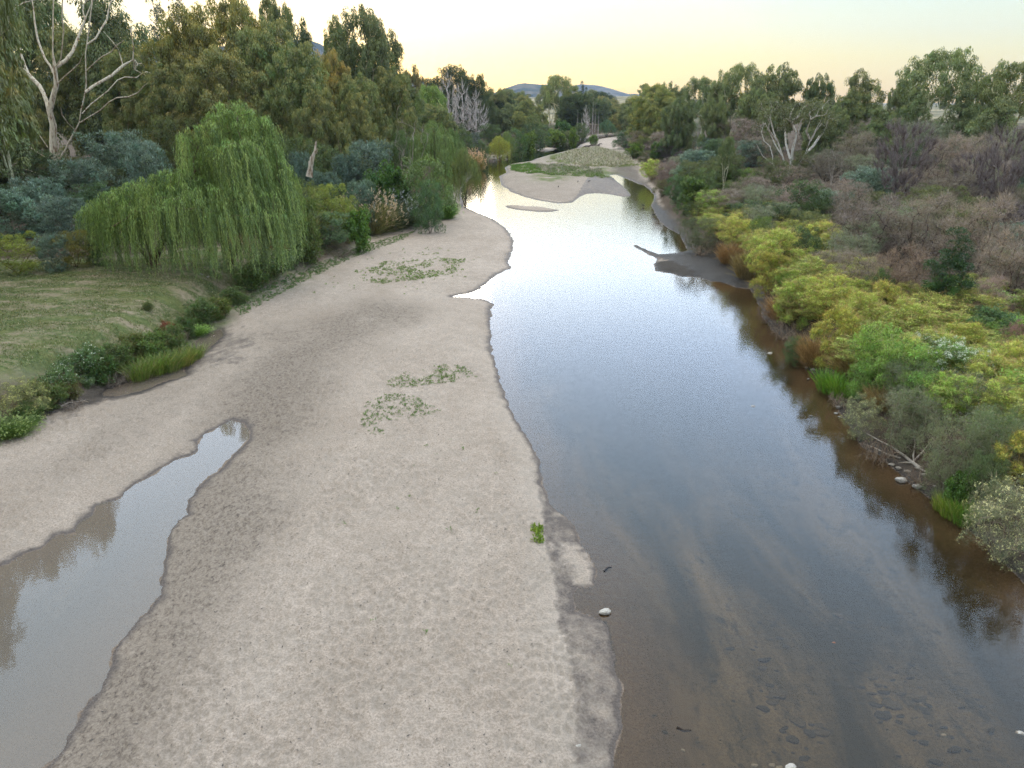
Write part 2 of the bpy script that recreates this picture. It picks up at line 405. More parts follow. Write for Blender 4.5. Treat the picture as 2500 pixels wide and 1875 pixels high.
def skeleton(tb, trunks, targets, rbase, rtip, col, tipcol=None, up=.35, wob=.06, sides=6, tsides=4, minr=0, hcap=0):
    """limbs that fork from the trunks towards every target"""
    pos = []; par = []; chains = []
    for tr in trunks:
        ids = []
        for k, p in enumerate(tr):
            if k == 0 and pos:
                d = [np.linalg.norm(np.array(p) - q) for q in pos]; i = int(np.argmin(d))
                if d[i] < .6: ids.append(i); continue
            pos.append(np.array(p, float)); par.append(ids[-1] if ids else -1); ids.append(len(pos) - 1)
        chains.append(ids)
    ends = set(c[-1] for c in chains)
    if len(targets):
        targets = np.asarray(targets, float)
        o = np.argsort(np.linalg.norm((targets - pos[0]) * np.array([1, 1, .8]), axis=1))
        for t in targets[o]:
            A = np.array(pos); v = t - A; d = np.linalg.norm(v, axis=1) + 1e-6
            cosu = v[:, 2] / d
            cost = d * (1.5 - .7 * cosu) + (d < .15) * 50
            i = int(np.argmin(cost)); p0 = pos[i]; L = d[i]
            pd = nrm(p0 - pos[par[i]]) if par[i] >= 0 else np.array([0, 0, 1.0])
            k = int(np.clip(L / .9, 2, 7))
            c1 = p0 + (pd * .35 + np.array([0, 0, up])) * L * .5 + (t - p0) * .25
            ids = [i]
            for q in range(1, k + 1):
                s = q / k
                p = (1 - s) ** 2 * p0 + 2 * s * (1 - s) * c1 + s * s * t
                if q < k: p = p + rng.normal(0, wob * L / k, 3)
                pos.append(p); par.append(ids[-1]); ids.append(len(pos) - 1)
            chains.append(ids)
    n = len(pos); cnt = np.zeros(n)
    kids = [0] * n
    for i in range(n):
        if par[i] >= 0: kids[par[i]] += 1
    for i in range(n):
        if kids[i] == 0:
            j = i
            while j >= 0: cnt[j] += 1; j = par[j]
    e = math.log(max(rbase / rtip, 1.01)) / math.log(max(cnt.max(), 2))
    A = np.array(pos); rad = rtip * cnt ** e
    if hcap: rad = np.minimum(rad, rbase * np.clip(1.02 - hcap * A[:, 2] / A[:, 2].max(), .12, 1))
    col = np.array(col); tc = np.array(tipcol if tipcol is not None else col)
    for ids in chains:
        r = rad[ids].copy()
        if len(ids) > 1: r[0] = min(r[0], r[1] * 1.25)
        if ids[-1] in ends or kids[ids[-1]] == 0: r[-1] *= .35
        if r.max() < minr: continue
        # taper smoothly
        w = np.clip(r / rbase, 0, 1)[:, None] ** .5
        tb.add(A[ids], r, tc * (1 - w) + col * w, sides if r[0] > rbase * .25 else tsides)
    return A

def clumps(lv, C, rad, n, size, base, var=.17, tip=None, tipamt=0., droop=.6, outw=.7, jit=.6, flat=1., shell=.55, narrow=.28, hue=.07):
    """leaf clumps: C centres, rad radii, n leaves each"""
    C = np.asarray(C, float); m = len(C)
    rad = np.broadcast_to(rad, (m,))
    idx = np.repeat(np.arange(m), n)
    u = sph(len(idx)); u[:, 2] = u[:, 2] * .85 + .12; u = nrm(u)
    rr = (shell + (1 - shell) * rng.random(len(idx)) ** .6)[:, None] * rad[idx][:, None]
    P = C[idx] + u * rr * np.array([1, 1, flat])
    D = u * outw + np.array([0, 0, -droop]) + rnd(len(idx), jit * .5)
    N = u * 1.0 + np.array([0, 0, .5]) + rnd(len(idx), .45)
    cv = (1 + var * rng.normal(0, 1, m))[idx][:, None]
    hv = 1 + hue * rng.normal(0, 1, (m, 3)) * np.array([1, .4, .8])
    Cc = np.array(base) * cv * hv[idx] * (1 + .12 * rng.normal(0, 1, (len(idx), 1)))
    if tip is not None:
        k = (np.clip(u[:, 2:3] * 1.4 - .1, 0, 1) * tipamt * rng.random((len(idx), 1)) ** .5 * (rng.random(m) ** .7)[idx][:, None] * 1.5).clip(0, 1)
        Cc = Cc * (1 - k) + np.array(tip) * k
    L = size * rng.uniform(.7, 1.35, len(idx))
    lv.add(P, D, N, L, L * narrow * rng.uniform(.8, 1.3, len(idx)), Cc)

def lobes_in(prof, Hh, Wd, n, lo, rmin, rmax, hollow=.45):
    """lobe centres in an envelope; prof = [(t, radius 0..1)]"""
    ts = [p[0] for p in prof]; rs = [p[1] for p in prof]
    out = []; tries = 0
    while len(out) < n and tries < 6000:
        tries += 1
        t = random.uniform(lo, 1.0); rr = float(np.interp(t, ts, rs))
        if random.random() > rr + .15: continue
        q = math.sqrt(random.uniform(hollow ** 2, 1)); a = random.uniform(0, 2 * math.pi)
        r = random.uniform(rmin, rmax)
        rad = max(rr * Wd / 2 * q - r * .75, 0)
        p = np.array([rad * math.cos(a), rad * math.sin(a), min(t * Hh, Hh - r * .8)])
        if all(np.linalg.norm(p - o[0]) > .62 * (r + o[1]) * (1 - tries / 7000) for o in out): out.append((p, r))
    return out
def sub_clumps(lobes, per, shell=.8, up=.15):
    C = []; 
    for p, r in lobes:
        k = max(3, int(per * (r ** 1.6)))
        u = sph(k); u[:, 2] = u[:, 2] * .9 + up; u = nrm(u)
        C.append(p + u * r * rng.uniform(.55, 1.0, (k, 1)) * np.array([1, 1, 1.15]))
    return np.vstack(C)

P_TALL = [(.1, .5), (.3, .9), (.55, 1), (.8, .85), (.93, .6), (1, .35)]
P_DOME = [(.08, .6), (.3, .95), (.6, 1), (.85, .85), (1, .5)]
P_CONE = [(.1, .8), (.3, 1), (.6, .85), (.85, .5), (1, .22)]
P_TOP = [(.35, .5), (.55, .9), (.75, 1), (.9, .8), (1, .4)]
P_COL = [(.03, .6), (.2, 1), (.6, .9), (.9, .5), (1, .1)]

PROTO = {}
def gum(name, Hh, Wd, prof, nl, lo, leaf, tip, tipamt, bark, per=6.2, nleaf=115, rl=(1.3, 2.2), size=.34, split=2, rb=.35, droop=1.0, cr=.62, rt=.022, flat=1.4):
    lobes = lobes_in(prof, Hh, Wd, nl, lo, *rl)
    C = sub_clumps(lobes, per)
    lv = Leaves(); clumps(lv, C, rng.uniform(cr * .7, cr * 1.3, len(C)), nleaf, size, leaf, tip=tip, tipamt=tipamt, droop=droop, flat=flat, outw=.4 if droop > 0 else .7, jit=.45)
    tb = Tubes(); trunks = []
    for s in range(split):
        a = s * 2.4 + random.uniform(0, 1); sp = Wd * .13 * (split > 1)
        tr = [(0, 0, -.5)]
        for q in range(1, 6):
            t = q / 5
            tr.append((math.cos(a) * sp * t ** 1.2 * 1.5 + random.uniform(-.15, .15), math.sin(a) * sp * t ** 1.2 * 1.5 + random.uniform(-.15, .15), Hh * .62 * t))
        trunks.append(tr)
    T = [p for p, r in lobes] + list(C[::3])
    skeleton(tb, trunks, T, rb, rt, bark, np.array(bark) * .9)
    PROTO[name] = dict(parts=[('trunk', tb.mesh(name + '_trunk')), ('crown', lv.mesh(name + '_crown'))], w=Wd, h=Hh, cat='tree')
def shrub(name, Hh, Wd, prof, nl, lo, leaf, nleaf=80, per=7, rl=(.5, .9), size=.12, cr=.3, bark=(.16, .12, .09), stems=6, tip=None, tipamt=0, droop=.1, outw=1., narrow=.3, part='foliage', flowers=None, cat='shrub', twigs=0, twigcol=(.13, .1, .09), shell=.4, jit=.8, rb=.06, hollow=.45, var=.2, up=.3, tw=.014, sk=2):
    lobes = lobes_in(prof, Hh, Wd, nl, lo, *rl, hollow=hollow)
    C = sub_clumps(lobes, per, up=up)
    lv = Leaves(); clumps(lv, C, rng.uniform(cr * .7, cr * 1.3, len(C)), nleaf, size, leaf, tip=tip, tipamt=tipamt, droop=droop, outw=outw, narrow=narrow, shell=shell, jit=jit, var=var)
    tb = Tubes(); trunks = []
    for s in range(stems):
        a = s * 2.399; sp = Wd * .22
        trunks.append([(0, 0, -.15)] + [(math.cos(a) * sp * (q / 4) ** .8 + random.uniform(-.04, .04), math.sin(a) * sp * (q / 4) ** .8 + random.uniform(-.04, .04), Hh * .5 * q / 4) for q in range(1, 5)])
    skeleton(tb, trunks, [p for p, r in lobes] + list(C[::sk]), rb, .006 * max(1, Hh / 3), bark, np.array(bark) * .9, sides=5, tsides=3)
    if twigs:
        idx = rng.integers(0, len(C), twigs); u = sph(twigs); u[:, 2] = np.abs(u[:, 2]) * .8 + .15
        lv.add(C[idx] + u * .1, u + rnd(twigs, .3), sph(twigs), rng.uniform(.25, .7, twigs) * max(.6, Hh / 4), tw, np.array(twigcol) * (1 + .25 * rng.normal(0, 1, (twigs, 1))))
    if flowers is not None:
        fc, fn, fs = flowers
        idx = rng.integers(0, len(C), fn); u = sph(fn); u[:, 2] = np.abs(u[:, 2]); u = nrm(u)
        ctr = np.array([0, 0, Hh * .45]); o = nrm(C[idx] - ctr)
        Pf = C[idx] + nrm(u + o) * cr * 1.05
        for q in range(3):
            lv.add(Pf + rnd(fn, fs * .5), sph(fn), o + rnd(fn, .4), fs, fs * .9, np.array(fc) * (1 + .1 * rng.normal(0, 1, (fn, 1))))
    PROTO[name] = dict(parts=[('stems', tb.mesh(name + '_stems')), (part, lv.mesh(name + '_' + part))], w=Wd, h=Hh, cat=cat)
def curtain(lv, top, length, base, spread=.25, strands=9, step=.09, leaf=.15, w=.03, pull=.0, colv=.12, hue=0):
    """one tress of hanging willow strands starting at every top point"""
    top = np.asarray(top, float); m = len(top)
    length = np.broadcast_to(length, (m,))
    out = nrm(top * np.array([1, 1, 0]) + 1e-6)
    for s in range(strands):
        off = rng.normal(0, spread, (m, 3)) * np.array([1, 1, .5])
        Ls = length * rng.uniform(.45, 1.05, m)
        kmax = int(Ls.max() / step)
        tc = (1 + colv * rng.normal(0, 1, (m, 1)))
        ph = rng.uniform(0, 6, m)
        for k in range(kmax):
            d = k * step; on = d < Ls
            if not on.any(): break
            t = d / Ls
            P = top + off * (1 - .45 * t[:, None]) + out * (.22 * math.sqrt(min(d, 2.5)))
            P[:, 2] -= d - .12 * min(d, 1)
            P[:, 0] += .05 * np.sin(d * 2.3 + ph); P[:, 1] += .05 * np.cos(d * 1.9 + ph)
            P = P[on]; n = len(P)
            D = np.array([0, 0, -1.0]) + rnd(n, .28); N = out[on] + rnd(n, .5)
            c = np.array(base) * tc[on] * (1 + .14 * rng.normal(0, 1, (n, 1)))
            if hue: c = c * (1 + hue * np.sin(ph[on])[:, None] * np.array([1, .2, -.3]))
            lv.add(P, D, N, leaf * rng.uniform(.7, 1.3, n), w, c)
def willow(name, Hh, Wd, lobes, leaf, strands=8, per=16, step=.1, lf=.16, w=.034, Lmax=3.2, rb=.22, name2='crown', stop=.25):
    lv = Leaves(); tops = []
    for p, r in lobes:
        p = np.array(p, float)
        k = int(per * r * r); u = sph(k); u[:, 2] = np.abs(u[:, 2]) ** .8; u = nrm(u)
        tops.append(p + u * r * np.array([1, 1, .8]) * rng.uniform(.8, 1.0, (k, 1)))
    T = np.vstack(tops)
    Lh = np.minimum(rng.uniform(.45, 1.1, len(T)) * Lmax, T[:, 2] - stop + .2 * rng.random(len(T)))
    T = T[Lh > .25]; Lh = Lh[Lh > .25]
    curtain(lv, T, Lh, leaf, strands=strands, step=step, leaf=lf, w=w, hue=.12)
    # leafy caps so that the domes close over
    clumps(lv, T[::2], .28, 40, lf, leaf, droop=1.2, outw=.5, narrow=.22)
    tb = Tubes()
    trunks = [[(0, 0, -.3), (.1, 0, Hh * .15), (-.1, .1, Hh * .35), (.15, 0, Hh * .6)], [(0, 0, -.3), (-.5, .1, Hh * .18), (-1.1, 0, Hh * .33)], [(0, 0, -.3), (.5, .2, Hh * .2), (1., .1, Hh * .36)]]
    skeleton(tb, trunks, [p for p, r in lobes] + list(T[::5] * np.array([.92, .92, .97])), rb, .012, (.17, .13, .09), (.2, .17, .1))
    PROTO[name] = dict(parts=[('trunk', tb.mesh(name + '_trunk')), (name2, lv.mesh(name + '_crown'))], w=Wd, h=Hh, cat='tree')
def bare(name, Hh, Wd, prof, n, col, rb=.12, rt=.01, lo=.25, fine=600, stems=1, up=.4, cat='tree', finer=.01, spread=.35, fl=(.3, .9)):
    ls = lobes_in(prof, Hh, Wd, n, lo, .1, .2, hollow=.2)
    tb = Tubes(); trunks = []
    for s in range(stems):
        a = s * 2.4; sp = Wd * spread * .5 * (stems > 1)
        trunks.append([(0, 0, -.3)] + [(math.cos(a) * sp * (q / 5) + random.uniform(-.06, .06), math.sin(a) * sp * (q / 5) + random.uniform(-.06, .06), Hh * .75 * q / 5) for q in range(1, 6)])
    T = np.array([p for p, r in ls])
    A = skeleton(tb, trunks, T, rb, rt, col, up=up, sides=6, tsides=4)
    k = fine; idx = rng.integers(0, len(T), k)
    par = T[idx]; o = nrm(par * np.array([1, 1, 0]) + 1e-6)
    u = o * .5 + np.array([0, 0, 1.0]) * up * 2.2 + rnd(k, .35)
    lv = Leaves(); lv.add(par - u * .1, u, sph(k), rng.uniform(*fl, k), finer * 1.6, np.array(col) * (1 + .2 * rng.normal(0, 1, (k, 1))))
    tw = lv.mesh(name + '_twigs'); tw.materials.clear(); tw.materials.append(M_BARK)
    PROTO[name] = dict(parts=[('trunk', tb.mesh(name + '_trunk')), ('twigs', tw)], w=Wd, h=Hh, cat=cat)

def tag(o, label=None, cat=None, group=None, kind=None):
    if label: o['label'] = label
    if cat: o['category'] = cat
    if group: o['group'] = group
    if kind: o['kind'] = kind
    return o
def link(name, me, parent=None):
    o = bpy.data.objects.new(name, me); COL.objects.link(o)
    if parent: o.parent = parent
    return o
PLACED = []
KMUL = {'thicket': (1.2, 1.15, 1.15), 'bare_wattle': (1.2, 1.2, 1.25), 'wattle': (1.05, 1.1, 1.0), 'gum': (1.28, 1.32, 1.15), 'dark': (1.15, 1.15, 1.1), 'fennel': (1.06, 1.06, .98), 'hemlock': (1.05, 1.02, 1.0), 'silver': (1.05, 1.12, 1.05)}
WIDER = {'tree': 1.25, 'shrub': 1.2, 'herb': 1.25, 'grass': 1.1, 'reeds': 1.2, 'branches': 1.0}
_built = {}
def put(kind, x, ytop, D, w, label, name, group=None, tint=(1, 1, 1), rot=None, sink=0., hmul=1., cat=None, world=None, hgt=None):
    """place a copy of a kind of plant: x, ytop, w as seen from the bridge; D = distance, or minus the row of its foot"""
    pr = PROTO[kind]
    if world is not None:
        X, Y, Z = world; hh = hgt; ww = w
    else:
        if D < 0: X, Y, Z = base_at(x, -D)
        else:
            # the plant stands upright: centre column taken at mid height
            p = atY(x, ytop, D); X, Y = p[0], D; Z = ground(X, Y)
        if D < 0:
            d = ray(x, (ytop - D) / 2 if True else ytop); 
            X = d[0] * Y / d[1]; Z = ground(X, Y)
        ztop = atY(x, ytop, Y)[2]
        hh = max(ztop - Z, .2) * (1.07 if pr['cat'] == 'tree' else 1); depth = Y * CP + (H - Z - hh / 2) * SP
        ww = w / (F * 2212) * depth * WIDER.get(pr['cat'], 1.2)
    o = bpy.data.objects.new(name, None); COL.objects.link(o); o.empty_display_size = .2
    o.location = (X, Y, Z - sink); o.scale = (ww / pr['w'], ww / pr['w'], (hh + sink) * hmul / pr['h'])
    o.rotation_euler[2] = rng.uniform(0, 6.28) if rot is None else rot
    tag(o, label, cat or pr['cat'], group)
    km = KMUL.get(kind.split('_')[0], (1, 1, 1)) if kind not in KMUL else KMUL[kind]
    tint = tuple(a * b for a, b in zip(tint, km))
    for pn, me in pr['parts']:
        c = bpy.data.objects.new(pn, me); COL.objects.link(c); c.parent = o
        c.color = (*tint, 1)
    PLACED.append((X, Y, ww, hh))
    return o

# ------------------------------------------------------------------ ground sheet
def build_ground():
    az1 = np.concatenate([np.linspace(-72, -40, 60, endpoint=False), np.linspace(-40, 40, 700, endpoint=False), np.linspace(40, 72, 61)])
    rr = [3.0]
    while rr[-1] < 9000:
        r = rr[-1]
        rr.append(r * (1.0045 if 6.5 < r < 60 else 1.006 if r < 300 else 1.03))
    rr = np.array(rr)
    A, Rr = np.meshgrid(np.radians(az1), rr)
    P = np.stack([(Rr * np.sin(A)).ravel(), (Rr * np.cos(A)).ravel()], 1)
    f = fields(P)
    z = height(P, f, True)
    sd, sl, sr, ir, ip = f
    n = len(P); na, nr = len(az1), len(rr)
    V = np.column_stack([P, z])
    i = np.arange(nr - 1)[:, None] * na; j = np.arange(na - 1)[None]
    Fc = np.stack([i + j, i + j + 1, i + na + j + 1, i + na + j], -1).reshape(-1, 4)
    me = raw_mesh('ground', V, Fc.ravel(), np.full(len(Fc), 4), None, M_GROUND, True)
    x, y = P[:, 0], P[:, 1]; r = np.hypot(x, y)
    def at(nm, v):
        a = me.attributes.new(nm, 'FLOAT', 'POINT'); a.data.foreach_set('value', np.clip(v, 0, 1).astype(np.float32))
    dry_land = (sl < 0) & (sr < 0)
    # wet margin: wide on the gentle river side of the bar, and around the backwater
    def msk(q, soft, nz=.5):
        d = pdist(P, q); d = np.where(inside(P, q), d, -d)
        return sm(.5 + d / soft + nz * (fbm(x * 3, y * 3, 4, 66) - .5) * 2)
    spit = msk(poly([(1160, 1040), (1172, 1160), (1190, 1270), (1215, 1400), (1235, 1520), (1238, 1640), (1240, 1800), (1400, 1800), (1400, 1300), (1300, 1180), (1200, 1050)]), .25)
    dsp = pdist(P, poly([(1160, 1040), (1172, 1160), (1190, 1270), (1215, 1400), (1235, 1520), (1238, 1640), (1240, 1800)]), False)
    wet = np.where(sd > 0, np.exp(-np.maximum(sd, 0) / ((.05 + .35 * fbm(x * .8, y * .8, 4, 62) ** 2) + .004 * y)), 1)
    wet = np.maximum(wet, spit * (.5 + .4 * (fbm(x * 1.5, y * 1.5, 4, 67) - .3)))
    dotp = poly([(1240, 1190), (1275, 1200), (1283, 1262), (1245, 1262), (1225, 1190)])
    wet = wet * (1 - .5 * msk(dotp, .9, 1.6))
    ch = np.minimum(pdist(P, CHAN), pdist(P, CHAN2)); wet = np.maximum(wet, np.exp(-ch / .5) * .8)
    dip = poly([(470, 720), (500, 700), (560, 740), (520, 800), (420, 800), (300, 860), (150, 920), (60, 940), (100, 905), (300, 820), (400, 792)])
    wet = np.maximum(wet, .5 * msk(dip, 1.5, .8))
    isl = inside(P, poly([(1488, 426), (1498, 436), (1510, 446), (1532, 465), (1543, 478), (1522, 481), (1488, 474), (1458, 471), (1433, 473), (1418, 480), (1398, 495), (1440, 430)], False))
    wet = np.maximum(wet, .6 * isl)
    beach = msk(poly([(1590, 500), (1600, 490), (1660, 560), (1700, 610), (1770, 640), (1830, 700), (1800, 720), (1540, 600), (1500, 560)], False), .8, .5)
    wet = np.maximum(wet, .8 * beach)
    at('wet', wet * (sd > -.2))
    # mud / silt band running up the middle of the bar, between backwater and field
    mp_ = [(120, 1700), (300, 1420), (420, 1180), (520, 980), (600, 830), (700, 740), (820, 690)]
    dm = pdist(P, poly(mp_), False)
    mud = np.exp(-(dm / (1.6 + .05 * y)) ** 2) * .95
    mp2 = poly([(-100, 1130), (150, 1020), (330, 900), (480, 790), (560, 740)])
    mud = np.maximum(mud, .5 * np.exp(-(pdist(P, mp2, False) / 2.2) ** 2))
    mud = np.maximum(mud, .55 * np.exp(-np.maximum(pdist(P, PUDDLE), 0) / .9))
    ridge = pdist(P, poly([(1180, 1700), (1140, 1400), (1110, 1150), (1080, 980), (1020, 860)]), False)
    mud = mud * sm(ridge / 3.0) * (.45 + .9 * fbm(x * .45, y * .25, 4, 71))
    island = inside(P, poly([(1219, 431), (1249, 400), (1408, 355), (1560, 380), (1560, 440), (1398, 500), (1249, 475)], False))
    mud = np.maximum(mud, .55 * island)
    at('mud', mud)
    edge = pdist(P, poly([(1238, 1640), (1200, 1400), (1178, 1230), (1165, 1120), (1150, 1000), (1110, 900), (1075, 800)]), False)
    at('pale', np.exp(-(edge / .55) ** 2) * dry_land)
    at('dent_shade', np.clip(1 - worley(x * 5.6 + 1.2 * vnoise(x * 2, y * 2), y * 4.8 + vnoise(x * 2, y * 2, 4), 2) * 1.8, 0, 1) * (.35 + 1.1 * vnoise(x * .7, y * .7, 8)) * sm((60 - y) / 30) + .35 * sm((fbm(x * 2.2, y * 2.2, 3, 88) - .5) / .2))
    b2 = msk(poly([(1500, 405), (1540, 405), (1600, 465), (1612, 520), (1590, 510), (1575, 460), (1490, 440)], False), 1.5, .5)
    b3 = msk(poly([(1585, 640), (1700, 640), (1790, 660), (1800, 710), (1700, 700), (1590, 690)], False), .8, .3)
    rim = sm((sr + 2.2) / 1.5) * (x > 0) * (y < 75)
    b4 = msk(poly([(60, 935), (100, 916), (150, 896), (235, 866), (320, 852), (400, 815), (480, 730), (478, 700), (380, 770), (300, 815), (230, 835), (150, 865), (90, 900)]), .6, .5)
    at('muck', np.maximum(.8 * b4, np.maximum(np.maximum(.95 * beach, .6 * b2), np.maximum(.95 * b3, .8 * rim))) * (sd > 0))
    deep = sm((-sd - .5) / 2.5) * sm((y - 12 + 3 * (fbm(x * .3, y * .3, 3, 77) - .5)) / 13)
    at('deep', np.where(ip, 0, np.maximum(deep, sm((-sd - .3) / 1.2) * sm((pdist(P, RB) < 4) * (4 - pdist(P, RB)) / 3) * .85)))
    at('bed', np.where(sd < 0, .1 + .9 * np.clip(-sd / 2.6, 0, 1), 0))
    fieldp = poly([(-400, 850), (0, 800), (150, 760), (300, 735), (400, 690), (470, 650), (560, 585), (640, 548), (600, 520), (560, 545), (480, 568), (300, 572), (150, 580), (0, 586), (-400, 600)])
    z15 = np.array([onz(a, b, 1.45) for a, b in [(-500, 880), (-200, 840), (0, 800), (150, 745), (300, 715), (400, 668), (470, 632), (560, 575), (640, 540), (640, 515), (560, 530), (300, 560), (100, 572), (-400, 592)]])
    fd = pdist(P, z15); fi = inside(P, z15); fs = np.where(fi, fd, -fd)
    nbk = fbm(x * 1.3, y * 1.3, 4, 51)
    grass = sm((fs + 1.2 + 1.2 * (nbk - .5)) / 1.4)
    floor = np.maximum(sm(sl / .8), sm(sr / .5))
    # ground plants at the toe of the left bank and green swards on the island
    toe = poly([(500, 665), (600, 612), (700, 565), (790, 512), (905, 490), (880, 500), (800, 525), (700, 585), (600, 640)])
    gr2 = np.exp(-pdist(P, toe) / .5) * sm((y - 25) / 10) * sm((fbm(x * 2, y * 2, 4, 56) - .36) / .2)
    sw = 0
    for q in ([(1252, 402), (1290, 400), (1313, 410), (1318, 420), (1290, 420), (1262, 411)], [(1312, 433), (1345, 432), (1370, 440), (1350, 450), (1325, 447)],
              [(1345, 379), (1365, 375), (1400, 392), (1480, 402), (1540, 400), (1545, 412), (1440, 408), (1360, 398)], [(1420, 432), (1440, 418), (1470, 415), (1488, 430), (1460, 432)],
              [(1395, 366), (1480, 368), (1540, 385), (1490, 384), (1420, 374)], [(1330, 425), (1420, 424), (1420, 431), (1330, 430)]):
        pq = poly(q, False); d = pdist(P, pq); sw = np.maximum(sw, np.where(inside(P, pq), 1, np.exp(-d / 1.2)) * sm((fbm(x * .8, y * .5, 4, 59) - .3) / .22))
    at('grass', np.maximum(grass, np.maximum(gr2, sw)) * (sd > 0))
    at('bank', floor * (1 - grass) * (sd > 0))
    at('far', sm((r - 260) / 120) * (1 - .0))
    o = link('ground', me); tag(o, kind='structure'); return o
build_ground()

def sheet(name, P2, mat, z=0.0):
    P2 = np.asarray(P2); V = np.column_stack([P2, np.full(len(P2), z)])
    me = raw_mesh(name, V, np.arange(len(V)), [len(V)], None, mat)
    import bmesh
    bm = bmesh.new(); bm.from_mesh(me)
    bm.faces.ensure_lookup_table()
    if bm.faces[0].normal.z < 0: bmesh.ops.reverse_faces(bm, faces=bm.faces[:])
    bmesh.ops.triangulate(bm, faces=bm.faces[:]); bm.to_mesh(me); bm.free()
    o = link(name, me); tag(o, kind='structure'); return o
def grow(pl, d):
    q = []
    n = len(pl); area = sum(pl[i][0] * pl[(i + 1) % n][1] - pl[(i + 1) % n][0] * pl[i][1] for i in range(n))
    for i in range(n):
        t = pl[(i + 1) % n] - pl[i - 1]; t = t / (np.linalg.norm(t) + 1e-9)
        nn = np.array([t[1], -t[0]]) * (1 if area > 0 else -1)
        q.append(pl[i] + nn * d)
    return np.array(q)
ridge_line = poly([(1240, 2600), (1200, 1900), (1150, 1500), (1110, 1150), (1050, 900), (1000, 720), (930, 650), (960, 560), (900, 510)])
sheet('river', np.vstack([ridge_line, [[-12, 75], [-30, 120], [-20, 190], [5, 260], [70, 260], [90, 160], [60, 60], [60, -3]]]), M_RIVER)
sheet('puddle', grow(PUDDLE, .35), M_PUDDLE)
sheet('backwater', grow(CHAN, .25), M_PUDDLE, .002)
sheet('backwater', grow(CHAN2, .2), M_PUDDLE, .001)

# ------------------------------------------------------------------ far hills
def hill(name, prof_s, Y, depth, base_z=8):
    """ridge whose skyline runs through the traced pixels, built at its own distance"""
    xs = [atY(a, b, Y, False) for a, b in prof_s]
    px = np.array([p[0] for p in xs]); pz = np.array([p[2] for p in xs])
    X = np.linspace(px[0], px[-1], 160); Z = np.interp(X, px, pz) 
    Z = Z + (np.abs(np.gradient(Z)).mean() * .0) + 5 * (fbm(X * .012, X * 0, 4, 80) - .5)
    rows = 24; V = []
    for k in range(rows):
        t = k / (rows - 1)
        yy = Y - depth + 2 * depth * t; e = math.sin(math.pi * t) ** .8
        n = fbm(X * .003 + 3, np.full_like(X, yy * .003), 4, 81) - .5
        V.append(np.column_stack([X, np.full_like(X, yy), base_z + (Z - base_z) * e * (1 + .35 * n * (1 - e) * 2)]))
    V = np.vstack(V); m = len(X)
    i = np.arange(rows - 1)[:, None] * m; j = np.arange(m - 1)[None]
    Fc = np.stack([i + j, i + j + 1, i + m + j + 1, i + m + j], -1).reshape(-1, 4)
    o = link(name, raw_mesh(name, V, Fc.ravel(), np.full(len(Fc), 4), None, M_HILL, True)); tag(o, kind='structure')
hill('far_hill', [(1340, 238), (1370, 222), (1398, 210), (1418, 206), (1448, 208), (1485, 217), (1505, 224), (1522, 229), (1542, 229), (1562, 236), (1600, 246), (1680, 250)], 5200, 900)
hill('near_hill', [(1130, 240), (1190, 234), (1231, 217), (1264, 206), (1281, 203), (1323, 208), (1352, 208), (1380, 214), (1420, 230), (1470, 246)], 3600, 700)
hill('left_hill', [(300, 130), (650, 110), (754, 98), (775, 104), (796, 118), (860, 160), (950, 185), (1022, 193), (1050, 208), (1090, 236), (1130, 248)], 3000, 700)

# ------------------------------------------------------------------ the kinds of plants
OL = (.165, .19, .068); OLD = (.12, .145, .058); TIP = (.42, .32, .11)
PALE = (.72, .65, .54); BRN = (.2, .15, .11)
gum('gum_a', 19, 14, P_TALL, 38, .16, OL, TIP, .6, (.3, .24, .18))
gum('gum_b', 17, 15, P_DOME, 40, .14, (.175, .18, .062), TIP, .7, (.26, .2, .15))
gum('gum_c', 18, 10, P_CONE, 32, .1, OLD, (.28, .24, .08), .4, (.3, .24, .18), rl=(1.1, 1.8))
gum('gum_open', 16, 14, P_TOP, 24, .5, (.145, .17, .066), (.30, .29, .12), .4, PALE, rt=.045, per=5.5, split=3, rb=.3, rl=(1.1, 1.9), nleaf=95)
gum('gum_round', 12, 11, P_DOME, 30, .25, (.135, .155, .06), (.27, .25, .10), .4, (.35, .28, .22), rl=(1.1, 1.9), cr=.5)
gum('gum_pale', 22, 13, P_TALL, 34, .3, OLD, (.2, .2, .08), .3, (.55, .46, .36), split=4, rb=.32, rt=.045)
gum('oak', 14, 16, P_DOME, 34, .04, (.075, .11, .03), (.18, .17, .04), .35, BRN, per=7, droop=0, rl=(1.4, 2.2), size=.3, cr=.55, flat=.9)
gum('poplar', 16, 4.5, P_COL, 22, .06, (.05, .075, .035), (.08, .11, .05), .3, BRN, per=9, droop=-.5, rl=(.6, 1.0), size=.24, cr=.42, rb=.2, split=1)
shrub('silver', 5, 6, P_DOME, 26, .05, (.13, .18, .145), rl=(.55, 1.15), size=.21, cr=.32, nleaf=55, per=11, droop=-.6, tip=(.40, .48, .42), tipamt=.6, narrow=.26, twigs=800, twigcol=(.25, .24, .2), var=.28)
shrub('dark', 4, 5, P_DOME, 22, .05, (.085, .13, .04), rl=(.6, 1.0), size=.13, cr=.26, nleaf=72, per=13, tip=(.15, .19, .06), tipamt=.4, narrow=.34)
shrub('bright', 3, 3.5, P_DOME, 18, .05, (.12, .24, .025), rl=(.45, .75), size=.17, cr=.24, nleaf=55, per=18, tip=(.26, .40, .05), tipamt=.5, narrow=.55)
shrub('olive', 3, 3.6, P_DOME, 20, .04, (.15, .17, .055), rl=(.45, .8), size=.10, cr=.2, nleaf=75, per=20, tip=(.26, .25, .09), tipamt=.5, narrow=.25, droop=-.2)
